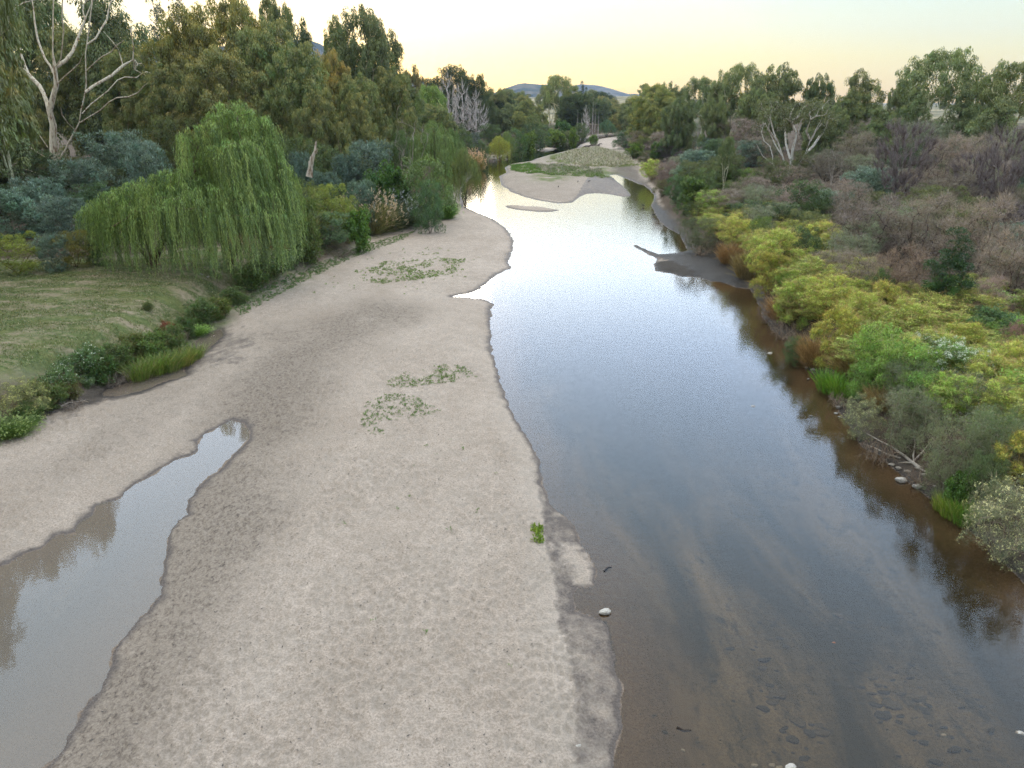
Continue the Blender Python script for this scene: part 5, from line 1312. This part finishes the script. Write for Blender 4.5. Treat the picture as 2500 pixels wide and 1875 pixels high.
row([
 ('twig_pile', 252, 800, -834, 66, 'twig_pile', 'grey dead twigs at the foot of the pasture bank beside reeds'),
 ('twig_pile', 158, 862, -884, 60, 'twig_pile', 'bleached driftwood twigs lying on the sandbar edge'),
 ('twig_pile', 738, 536, -556, 56, 'twig_pile', 'pile of bleached branches on the sandbar below the blue-green bush'),
 ('twig_pile', 396, 712, -742, 36, 'twig_pile', 'grey twigs hanging over the backwater'),
 ('twig_pile', 1690, 690, -735, 70, 'root_tangle', 'bleached root tangle at the water under green-gold fennel', (1.2, 1.1, 1)),
 ('twig_pile', 1716, 716, -756, 60, 'root_tangle', 'bleached branches lying on the shore above white stones', (1.2, 1.1, 1)),
 ('twig_pile', 1655, 652, -700, 50, 'root_tangle', 'bare grey roots below the orange-yellow fennel', (1, .9, .85)),
 ('twig_pile', 1815, 846, -880, 60, 'root_tangle', 'bleached dead branch at the water left of cream flowers', (1.3, 1.2, 1.1)),
 ('twig_pile', 1900, 945, -1000, 90, 'root_tangle', 'bare grey branches under the cream-flowered bush', (1.1, 1, .9)),
 ('twig_pile', 1990, 1010, -1050, 80, 'root_tangle', 'dead twigs spread over the stones at the forked root', (1.1, 1, .9)),
 ('twig_pile', 1515, 530, -552, 60, 'root_tangle', 'dead branches under the dark rounded bush', (1.1, 1, .9)),
], 'dead wood on the shores')

# ------------------------------------------------------------------ traced wood: leaning stump, burnt snag, fallen logs, forked root
def wood(name, label, limbs, Y, rad, col, cat, dy=0.0, z0=None, group=None):
    """limbs: pixel polylines at depth Y; rad: (root, tip) radius"""
    p = atY(limbs[0][0][0], limbs[0][0][1], Y)
    o0 = np.array([p[0], Y, p[2]])
    tb = Tubes()
    for k, l in enumerate(limbs):
        pts = [atY(a, b, Y + dy * math.sin(k * 2.1) * i / len(l)) - o0 for i, (a, b) in enumerate(l)]
        dn = [pts[0]]
        for a, b in zip(pts[:-1], pts[1:]):
            m = max(1, int(np.linalg.norm(b - a) / (rad[0] * 3)))
            for s in range(1, m + 1): dn.append(a + (b - a) * s / m + rng.normal(0, rad[0] * .12, 3))
        s = 1 if k == 0 else .55
        tb.add(dn, np.linspace(rad[0] * s, rad[1] * s, len(dn)) * rng.uniform(.85, 1.15, len(dn)), col, 7)
    me = tb.mesh(name); o = link(name, me); o.location = o0
    tag(o, label, cat, group); return o
by = base_at(669, 380)
wood('stump', 'tall pale broken stump leaning right of the willow', [[(668, 382), (670, 360), (676, 345), (681, 328), (684, 304)], [(670, 362), (666, 350)], [(681, 330), (688, 322)]], 58, (.26, .05), (.62, .52, .42), 'stump', 1)
wood('burnt_snag', 'charred broken snag beside the small umbrella-headed gum', [[(1800, 268), (1798, 245), (1797, 232), (1801, 219)], [(1798, 245), (1793, 230)], [(1798, 238), (1806, 224)]], 118, (.34, .12), (.05, .045, .045), 'snag', 1)
def floorwood(name, label, limbs, rad, col, cat, lift=.0, group=None):
    """branches lying on the ground: every point is dropped on the ground under its pixel"""
    tb = Tubes(); o0 = None
    for k, l in enumerate(limbs):
        pts = []
        for i, (a, b) in enumerate(l):
            X, Y, Z = base_at(a, b); pts.append(np.array([X, Y, max(Z, -.02) + rad[0] * .6 + lift * i / len(l)]))
        if o0 is None: o0 = pts[0].copy()
        dn = [pts[0] - o0]
        for a, b in zip(pts[:-1], pts[1:]):
            m = max(1, int(np.linalg.norm(b - a) / (rad[0] * 5)))
            for s in range(1, m + 1): dn.append(a + (b - a) * s / m - o0 + rng.normal(0, rad[0] * .3, 3))
        s = 1 if k == 0 else .6
        tb.add(dn, np.linspace(rad[0] * s, rad[1] * s, len(dn)), col, 6)
    o = link(name, tb.mesh(name)); o.location = o0; tag(o, label, cat, group); return o
WG = (.5, .43, .36)
DW = 'driftwood on the banks'
floorwood('forked_root', 'forked bleached root reaching over the water between burgan bushes', [[(1985, 1012), (1968, 1002), (1945, 992), (1920, 978), (1895, 968), (1868, 955)], [(1975, 1008), (1972, 990), (1974, 972), (1968, 950)], [(1945, 992), (1915, 992), (1885, 985), (1858, 984)], [(1972, 1000), (1990, 985), (2005, 970)], [(1968, 1002), (1950, 1010), (1935, 1018)], [(1980, 1012), (2005, 1030), (2030, 1045)]], (.055, .012), WG, 'driftwood', .35, DW)
floorwood('dead_branch', 'pale dead branch resting in the water below the reed patch', [[(1836, 868), (1818, 866), (1800, 858), (1780, 853)], [(1815, 866), (1800, 868), (1788, 864)], [(1825, 867), (1812, 876)]], (.035, .008), WG, 'driftwood', .15, DW)
floorwood('fallen_log', 'grey log lying under the right edge of the willow', [[(577, 518), (600, 515), (633, 514)]], (.16, .1), (.36, .3, .25), 'log', 0, DW)
floorwood('fallen_log', 'brown curved log under the middle of the willow skirt', [[(318, 560), (328, 568), (345, 575)], [(316, 574), (330, 572), (342, 577)]], (.13, .06), (.33, .22, .15), 'log', .05, DW)
floorwood('drift_log', 'dark log stranded at the head of the island', [[(1262, 320), (1275, 317), (1295, 316)], [(1290, 316), (1300, 312)]], (.3, .15), (.12, .09, .08), 'log', .2, DW)
floorwood('drift_stick', 'small dark stick lying in the shallow by the wet spit', [[(1305, 1238), (1313, 1234), (1321, 1233)]], (.028, .018), (.05, .05, .055), 'stick', 0, DW)
floorwood('drift_stick', 'bleached stick on the sandbar left of the branch pile', [[(722, 555), (728, 549), (735, 546)]], (.035, .015), WG, 'stick', .1, DW)
floorwood('drift_stick', 'long thin stick half buried near the left bank twigs', [[(128, 880), (150, 872), (175, 868), (192, 872)]], (.03, .01), WG, 'stick', .05, DW)
floorwood('sunken_branch', 'dark branch on the river bed below the wet spit', [[(1460, 1590), (1476, 1597), (1490, 1600)]], (.03, .015), (.06, .045, .035), 'branch', 0, DW)

# ------------------------------------------------------------------ stones
def rock_mesh(name, seed, sub=3):
    import bmesh
    bm = bmesh.new(); bmesh.ops.create_icosphere(bm, subdivisions=sub, radius=.5)
    V = np.array([v.co[:] for v in bm.verts])
    r = np.random.default_rng(seed)
    for _ in range(12):
        n = nrm(r.normal(0, 1, 3)); d = r.uniform(.26, .44)
        h = V @ n; V = np.where((h > d)[:, None], V - n * (h - d)[:, None] * .85, V)
    V = V + .02 * r.normal(0, 1, V.shape)
    for v, c in zip(bm.verts, V): v.co = c
    me = bpy.data.meshes.new(name); bm.to_mesh(me); bm.free()
    for p in me.polygons: p.use_smooth = True
    me.materials.append(M_ROCK); return me
ROCKS = [rock_mesh('stone_%s' % 'abcd'[i], 10 + i) for i in range(4)]
def rock(x, y, wpx, label, tint=(1, 1, 1), flat=.55, name='stone', group='stones of the shore', sink=.15, k=None, on=0.0, asp=.7):
    X, Y, Z = base_at(x, y)
    if Z < 0: X, Y = onz(x, y, 0.0); Z = ground(X, Y)
    d = Y * CP + (H - Z) * SP; w = wpx / (F * 2212) * d
    o = link(name, ROCKS[k if k is not None else random.randrange(4)])
    zc = max(Z, -.06) if on else Z
    o.location = (X, Y, zc + w * flat * (.5 - sink)); o.scale = (w, w * asp, w * flat); o.rotation_euler[2] = random.uniform(-.5, .5)
    o.color = (*tint, 1); tag(o, label, 'stone', group); return o
WH = (1.5, 1.45, 1.4)
for a in [(1307, 1324, 29, 'pale wedge-shaped stone at the edge of the wet spit', WH), (1249, 1614, 16, 'small white stone on the dry sandbar edge', WH),
    (1476, 1617, 11, 'small white shard in the shallow at the bottom of the view', WH), (1631, 1650, 16, 'pale flat stone at the bottom edge, leftmost', WH), (1668, 1648, 15, 'pale stone second along the bottom edge', WH), (1684, 1654, 16, 'grey-white stone third along the bottom edge', WH),
    (1708, 1657, 28, 'widest pale stone along the bottom edge', WH), (2039, 1585, 14, 'small pale stone breaking the water alone, lower right', WH), (2206, 1582, 24, 'pale stone cut by the right edge of the view', WH), (1946, 1040, 26, 'large grey boulder in the water at the forked root', WH),
    (1980, 1055, 21, 'pale boulder right of the large grey one', WH), (1663, 763, 14, 'flat pale stone off the bank below the roots', WH), (1708, 751, 14, 'pale stone at the foot of the bleached branches', WH), (1700, 747, 10, 'smaller stone beside the one at the branches', WH),
    (1757, 801, 14, 'pale stone at the shore left of the reed patch', WH), (1746, 818, 9, 'little stone in the water left of the reed patch', WH), (1627, 877, 11, 'lone pale stone far out in the river', WH), (1754, 898, 12, 'dark tipped stone awash in mid river', (.8, .8, .8)),
    (1742, 795, 8, 'tiny stone at the shore above the reeds', WH), (1810, 882, 14, 'stone at the shore under the dead branch', (1.2, 1.15, 1.1)), (1806, 893, 12, 'second stone under the dead branch', (1.2, 1.15, 1.1)), (1814, 901, 9, 'third stone under the dead branch', (1.2, 1.15, 1.1)),
    (1925, 1006, 16, 'stone under the left arm of the forked root', (1.2, 1.1, 1)), (1940, 1015, 14, 'stone between forked root and large boulder', (1.2, 1.1, 1)), (1960, 1022, 16, 'stone in front of the forked root', (1.2, 1.1, 1)), (1985, 1015, 20, 'buried boulder at the root fork', (1.2, 1.1, 1)),
    (1995, 1030, 18, 'boulder right of the root fork', (1.2, 1.1, 1)), (2020, 1055, 16, 'stone beneath the largest burgan', (1.2, 1.1, 1)), (435, 596, 14, 'flat grey stone lying on the pasture', (1, 1, 1)), (449, 600, 8, 'small white stone beside the one on the pasture', WH), (1098, 1044, 5, 'tiny pale pebble on the sandbar', WH)]:
    rock(a[0], a[1], a[2], a[3], a[4], on=1)
# dark stones lying on the river bed
sub_px = [(1541, 1441, 24), (1577, 1367, 18), (1663, 1388, 28), (1836, 1326, 30), (1820, 1290, 28), (1795, 1300, 18), (1672, 1293, 30), (1650, 1303, 18), (1690, 1340, 28), (1665, 1342, 24), (1700, 1352, 22), (1755, 1277, 14), (1785, 1320, 20), (1850, 1380, 26), (1870, 1440, 34), (1900, 1420, 26), (1925, 1450, 40),
    (1905, 1475, 34), (1940, 1480, 40), (1960, 1500, 34), (1990, 1470, 36), (1975, 1425, 24), (2010, 1495, 30), (1890, 1455, 24), (1930, 1395, 18), (1655, 1405, 22), (1690, 1460, 36), (1665, 1445, 20), (1680, 1480, 34), (1650, 1497, 26), (1730, 1520, 46), (1760, 1545, 40), (1700, 1530, 30), (1790, 1535, 44), (1720, 1560, 30),
    (1980, 1540, 30), (2010, 1560, 34), (2050, 1530, 30), (2070, 1580, 36), (2030, 1610, 34), (2120, 1600, 30), (1745, 1592, 26), (1730, 1610, 24), (1755, 1637, 36), (1680, 1590, 16), (1505, 1576, 12), (1560, 1572, 10), (1440, 1565, 12), (1416, 1532, 10), (1610, 1560, 16), (1590, 1480, 12), (1980, 1395, 16), (2090, 1490, 20), (2150, 1550, 22),
    (1815, 1262, 14), (1845, 1300, 16), (1740, 1300, 16), (1862, 1400, 20), (1915, 1500, 30), (1600, 1620, 14), (1560, 1640, 14), (1500, 1640, 10)]
rr_ = random.Random(5)
sub_px = [(x + rr_.uniform(-5, 5), y + rr_.uniform(-4, 4), w * rr_.uniform(.6, 1.25)) for x, y, w in sub_px] + [(x + rr_.gauss(0, 26), y + rr_.gauss(0, 18), w * rr_.uniform(.25, .6)) for x, y, w in sub_px * 2]
for x, y, w in sub_px:
    rock(x, y, w, 'dark algae-covered stone lying under the shallow water', (.2, .19, .18) if rr_.random() < .7 else (.34, .31, .27), flat=.3, name='sunken_stone', group='dark stones on the river bed', sink=.3, asp=rr_.uniform(.4, .95))
rock(1810, 1343, 8, 'small orange stone under the shallow water', (2.2, .9, .3), name='sunken_stone', group=None or 'stones of the shore')
# rubble along the far left shore
for x, y in [(1068, 340), (1076, 343), (1085, 341), (1092, 344), (1172, 319), (1185, 315), (1195, 317), (1210, 312), (1225, 311), (1240, 308)]:
    rock(x, y, 9, 'grey rubble stone at the waterline of the far left shore', (1.2, 1.15, 1.1), name='rubble_stone', group='rubble of the far left shore', on=1)

# ------------------------------------------------------------------ low weeds: nobody could count these
def weeds(name, label, px, n, cols, Ls, w, per=6, zoff=0.0, lean=.8, dens=None):
    P2 = np.array([onz(a, b, .3) for a, b in px]); lo, hi = P2.min(0), P2.max(0)
    Q = []
    while sum(len(q) for q in Q) < n:
        q = rng.uniform(lo, hi, (n, 2)); q = q[inside(q, P2)]
        k = fbm(q[:, 0] * 1.1, q[:, 1] * .8, 3, 91) if dens is None else np.ones(len(q))
        Q.append(q[rng.random(len(q)) < np.clip((k - .36) * 4, .03, 1)])
    q = np.vstack(Q)[:n]; z = height(q)
    base = np.column_stack([q, z]); lv = Leaves()
    s = rng.uniform(.5, 1.3, n)
    for _ in range(per):
        c = np.array(cols)[rng.integers(0, len(cols), n)] * (1 + .15 * rng.normal(0, 1, (n, 1)))
        d = np.array([0, 0, 1.0]) + rnd(n, lean)
        d[:, 2] = np.abs(d[:, 2])
        lv.add(base + rnd(n, Ls * .35) * np.array([1, 1, 0]), d, sph(n), Ls * s, w * s, c)
    o = link(name, lv.mesh(name)); tag(o, label, 'weeds', None, 'stuff'); return o
GW = [(.12, .20, .05), (.18, .27, .07), (.22, .28, .10)]
weeds('sand_weeds', 'sparse green weeds sprouting on the sandbar near its middle', [(790, 870), (840, 850), (900, 855), (950, 885), (900, 915), (840, 940), (790, 940), (780, 905)], 330, GW, .065, .022)
weeds('sand_weeds', 'thin green weeds on the sandbar just behind the middle patch', [(850, 815), (920, 785), (1000, 785), (1032, 805), (1000, 818), (930, 830), (870, 840), (830, 835)], 330, GW, .07, .024)
weeds('sand_weeds', 'upper patch of green weeds across the sandbar', [(770, 585), (860, 560), (960, 545), (1005, 560), (980, 590), (900, 605), (820, 615), (760, 600)], 800, GW, .10, .033)
weeds('sand_weeds', 'loose weeds scattered below the upper patch', [(640, 600), (760, 560), (900, 530), (1060, 540), (1000, 600), (850, 640), (650, 640)], 90, GW, .09, .035)
weeds('sand_weeds', 'sparse sprouts scattered over the near sandbar', [(760, 950), (1080, 940), (1200, 1500), (1100, 1640), (900, 1500), (700, 1350)], 16, GW, .08, .02)
weeds('shore_weed', 'small bright plant at the sandbar edge beside the wet spit', [(1150, 1120), (1172, 1120), (1174, 1160), (1152, 1160)], 46, [(.14, .24, .02), (.22, .30, .03)], .085, .04, dens=1)
weeds('sand_weeds', 'green weeds at the toe of the bank below the blue-green bush', [(500, 660), (640, 590), (720, 560), (790, 530), (900, 500), (870, 520), (760, 560), (640, 620), (520, 680)], 1500, GW, .09, .035, dens=1)
weeds('island_grass', 'short green sward on the low front of the island', [(1105, 356), (1145, 352), (1165, 364), (1175, 374), (1140, 376), (1105, 366)], 1300, [(.14, .24, .04), (.2, .28, .06)], .26, .05)
weeds('island_grass', 'green strip of grass on the right of the island', [(1195, 364), (1240, 362), (1260, 368), (1318, 380), (1300, 384), (1250, 382), (1170, 378)], 1500, [(.14, .24, .04), (.2, .28, .06), (.4, .36, .28)], .28, .05)
weeds('island_grass', 'mixed green and straw plants over the middle of the island', [(1150, 355), (1240, 358), (1300, 366), (1300, 375), (1220, 377), (1165, 372)], 900, [(.42, .38, .32), (.14, .2, .06), (.3, .26, .18)], .35, .06)
weeds('island_grass', 'brown and white seeding weeds on the back of the island', [(1200, 345), (1230, 325), (1290, 318), (1360, 340), (1365, 355), (1330, 362), (1240, 358)], 2800, [(.34, .28, .21), (.46, .42, .36), (.20, .22, .08), (.62, .58, .5)], .5, .07)
weeds('island_grass', 'green rim of grass round the back of the island', [(1190, 338), (1260, 318), (1360, 342), (1385, 360), (1340, 364), (1230, 360), (1180, 352)], 1100, [(.16, .22, .05), (.24, .26, .08)], .35, .05)
def turf():
    P2 = np.array([onz(a, b, 1.5) for a, b in [(-60, 800), (0, 795), (150, 745), (300, 712), (400, 668), (470, 632), (560, 575), (640, 540), (600, 520), (300, 562), (0, 578), (-60, 580)]])
    q = rng.uniform(P2.min(0), P2.max(0), (90000, 2)); q = q[inside(q, P2)]
    k = fbm(q[:, 0] * .8, q[:, 1] * 1.6, 4, 15); q = q[rng.random(len(q)) < np.clip((k - .35) * 4, .05, 1)][:30000]
    n = len(q); z = height(q, None, True); lv = Leaves()
    c = np.array([(.12, .16, .05), (.18, .21, .08), (.27, .26, .13), (.38, .33, .2)])[rng.choice(4, n, p=[.35, .3, .2, .15])] * (1 + .15 * rng.normal(0, 1, (n, 1)))
    d = np.array([0, 0, 1.0]) + rnd(n, .5); d[:, 2] = np.abs(d[:, 2])
    lv.add(np.column_stack([q, z - .01]), d, sph(n), rng.uniform(.04, .12, n), .03, c)
    o = link('pasture_grass', lv.mesh('pasture_grass')); tag(o, 'short patchy grass on the pasture left of the sandbar', 'grass', None, 'stuff')
turf()
# litter and small twigs washed over the sand
def litter():
    P2 = np.array([onz(a, b, .3) for a, b in [(100, 1700), (330, 1340), (420, 1100), (560, 900), (640, 760), (900, 680), (1050, 800), (1150, 1150), (1180, 1660)]])
    q = rng.uniform(P2.min(0), P2.max(0), (9000, 2)); q = q[inside(q, P2)][:2600]; n = len(q); z = height(q, None, True)
    lv = Leaves(); d = rnd(n) * np.array([1, 1, .08]); c = np.array([(.12, .09, .07), (.3, .25, .2), (.07, .055, .045)])[rng.integers(0, 3, n)]
    lv.add(np.column_stack([q, z + .012]), d, np.array([0, 0, 1.0]) + rnd(n, .15), rng.uniform(.025, .085, n), rng.uniform(.008, .03, n), c)
    o = link('leaf_litter', lv.mesh('leaf_litter')); tag(o, 'tiny dark leaves and bark scraps strewn over the sandbar', 'litter', None, 'stuff')
litter()

# ------------------------------------------------------------------ small wading birds
def bird_mesh():
    tb = Tubes()
    tb.add([(-.19, 0, .2), (-.12, 0, .22), (-.02, 0, .235), (.08, 0, .25), (.13, 0, .28), (.16, 0, .33), (.185, 0, .355), (.22, 0, .352), (.28, 0, .34)], [.008, .035, .065, .06, .035, .022, .03, .016, .004], (.07, .065, .06), 10)
    for s in (-.03, .03): tb.add([(0, s, .19), (-.01, s, .1), (.01, s, 0), (.05, s, -.002)], [.012, .006, .006, .005], (.25, .1, .06), 5)
    return tb.mesh('wading_bird')
BM = bird_mesh()
for x, y, lb in [(1356, 442, 'dark wading bird standing in the river above the beach, highest one'), (1389, 452, 'small bird in the shallows right of the highest one'), (1411, 470, 'small bird near the waterline of the upper beach'),
                 (1206, 407, 'dark bird on the bare sand of the island, left one'), (1248, 396, 'dark bird on the bare sand of the island, middle one'), (1272, 395, 'dark bird on the bare sand of the island, right one')]:
    X, Y, Z = base_at(x, y); o = link('wading_bird', BM); o.location = (X, Y, max(Z, -.05)); o.rotation_euler[2] = random.uniform(0, 6); o.scale = (.95,) * 3
    tag(o, lb, 'bird', 'wading birds')

# ------------------------------------------------------------------ light, sky, air, camera
SUN_AZ, SUN_EL = -14.0, 9.0          # sunset glow straight up the valley, a little left
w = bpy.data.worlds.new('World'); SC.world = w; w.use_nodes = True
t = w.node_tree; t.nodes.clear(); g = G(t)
sky = g.n('ShaderNodeTexSky'); sky.sky_type = 'NISHITA'; sky.sun_disc = False
sky.sun_elevation = R(SUN_EL); sky.sun_rotation = R(SUN_AZ); sky.altitude = 200; sky.air_density = 1.2; sky.dust_density = 2.0
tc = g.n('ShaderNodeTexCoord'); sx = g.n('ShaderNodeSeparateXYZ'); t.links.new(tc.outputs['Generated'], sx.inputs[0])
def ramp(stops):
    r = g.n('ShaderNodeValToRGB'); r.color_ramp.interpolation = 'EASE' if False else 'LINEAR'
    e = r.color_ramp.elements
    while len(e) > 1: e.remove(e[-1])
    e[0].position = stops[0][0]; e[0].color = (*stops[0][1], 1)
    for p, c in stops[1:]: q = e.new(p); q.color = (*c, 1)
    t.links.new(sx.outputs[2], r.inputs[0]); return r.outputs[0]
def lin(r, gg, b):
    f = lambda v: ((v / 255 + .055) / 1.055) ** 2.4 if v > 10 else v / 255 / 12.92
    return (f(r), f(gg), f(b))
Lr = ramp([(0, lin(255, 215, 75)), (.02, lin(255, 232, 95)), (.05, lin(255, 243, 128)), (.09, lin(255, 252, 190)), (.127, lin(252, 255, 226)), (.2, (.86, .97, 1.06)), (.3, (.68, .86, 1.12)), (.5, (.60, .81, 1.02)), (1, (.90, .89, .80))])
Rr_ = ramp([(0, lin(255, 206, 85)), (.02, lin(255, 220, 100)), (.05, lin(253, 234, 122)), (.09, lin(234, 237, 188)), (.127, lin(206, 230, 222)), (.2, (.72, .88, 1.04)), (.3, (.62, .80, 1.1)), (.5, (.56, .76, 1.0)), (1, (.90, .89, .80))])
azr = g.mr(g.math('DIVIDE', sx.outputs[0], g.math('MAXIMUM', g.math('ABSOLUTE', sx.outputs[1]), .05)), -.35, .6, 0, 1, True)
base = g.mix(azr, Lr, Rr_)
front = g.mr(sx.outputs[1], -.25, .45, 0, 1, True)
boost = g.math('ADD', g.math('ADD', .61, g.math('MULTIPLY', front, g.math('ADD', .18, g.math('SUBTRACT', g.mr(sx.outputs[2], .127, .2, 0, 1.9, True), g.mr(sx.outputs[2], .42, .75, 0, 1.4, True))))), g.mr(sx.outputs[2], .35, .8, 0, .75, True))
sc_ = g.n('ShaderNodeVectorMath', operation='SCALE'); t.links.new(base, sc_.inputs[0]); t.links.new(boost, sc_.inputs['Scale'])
b1 = g.n('ShaderNodeBackground'); t.links.new(sky.outputs[0], b1.inputs[0]); b1.inputs[1].default_value = .03
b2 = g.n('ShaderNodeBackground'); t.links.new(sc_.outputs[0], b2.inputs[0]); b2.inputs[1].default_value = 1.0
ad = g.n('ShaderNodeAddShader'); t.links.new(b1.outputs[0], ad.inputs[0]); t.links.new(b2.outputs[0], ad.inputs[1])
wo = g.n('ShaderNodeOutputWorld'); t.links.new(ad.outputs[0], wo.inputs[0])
ld = bpy.data.lights.new('sun', 'SUN'); ld.energy = .9; ld.angle = R(25); ld.color = (1, .84, .62)
lo = bpy.data.objects.new('sun', ld); COL.objects.link(lo)
lo.rotation_euler = (R(90 - SUN_EL), 0, R(180 - SUN_AZ) + math.pi * 0)
from mathutils import Vector
sd_ = Vector((math.sin(R(SUN_AZ)) * math.cos(R(SUN_EL)), math.cos(R(SUN_AZ)) * math.cos(R(SUN_EL)), math.sin(R(SUN_EL))))
lo.rotation_euler = sd_.to_track_quat('Z', 'Y').to_euler()

HAZE = True
if HAZE:
    import bmesh
    bm = bmesh.new(); bmesh.ops.create_cube(bm, size=1)
    me = bpy.data.meshes.new('haze'); bm.to_mesh(me); bm.free()
    o = link('haze', me); o.scale = (13600, 13600, 620); o.location = (0, 0, 310 - 4); tag(o, kind='stuff')
    m, t2, N, L = nt('haze'); g2 = G(t2)
    v = g2.n('ShaderNodeVolumePrincipled'); v.inputs['Color'].default_value = (.62, .76, 1, 1); v.inputs['Density'].default_value = .00009; v.inputs['Anisotropy'].default_value = .2
    g2.out(None, v.outputs[0]); me.materials.append(m)

cam = bpy.data.cameras.new('camera'); co = bpy.data.objects.new('camera', cam); COL.objects.link(co)
co.location = (0, 0, H); co.rotation_euler = (math.pi / 2 - PITCH, 0, 0)
cam.sensor_fit = 'HORIZONTAL'; cam.sensor_width = 36; cam.lens = 36 * F; cam.clip_start = .1; cam.clip_end = 20000
SC.camera = co
SC.view_settings.view_transform = 'Standard'; SC.view_settings.look = 'None'; SC.view_settings.exposure = .4; SC.view_settings.gamma = 1
SC.cycles.max_bounces = 8; SC.cycles.diffuse_bounces = 3; SC.cycles.glossy_bounces = 3; SC.cycles.transmission_bounces = 4; SC.cycles.transparent_max_bounces = 8; SC.cycles.volume_bounces = 0
SC.cycles.caustics_reflective = False; SC.cycles.caustics_refractive = False
SC.cycles.use_denoising = True; SC.cycles.denoising_prefilter = 'FAST'; SC.cycles.use_adaptive_sampling = True; SC.cycles.adaptive_threshold = .015
print('faces', sum(len(m.polygons) for m in bpy.data.meshes), 'objects', len(bpy.data.objects))
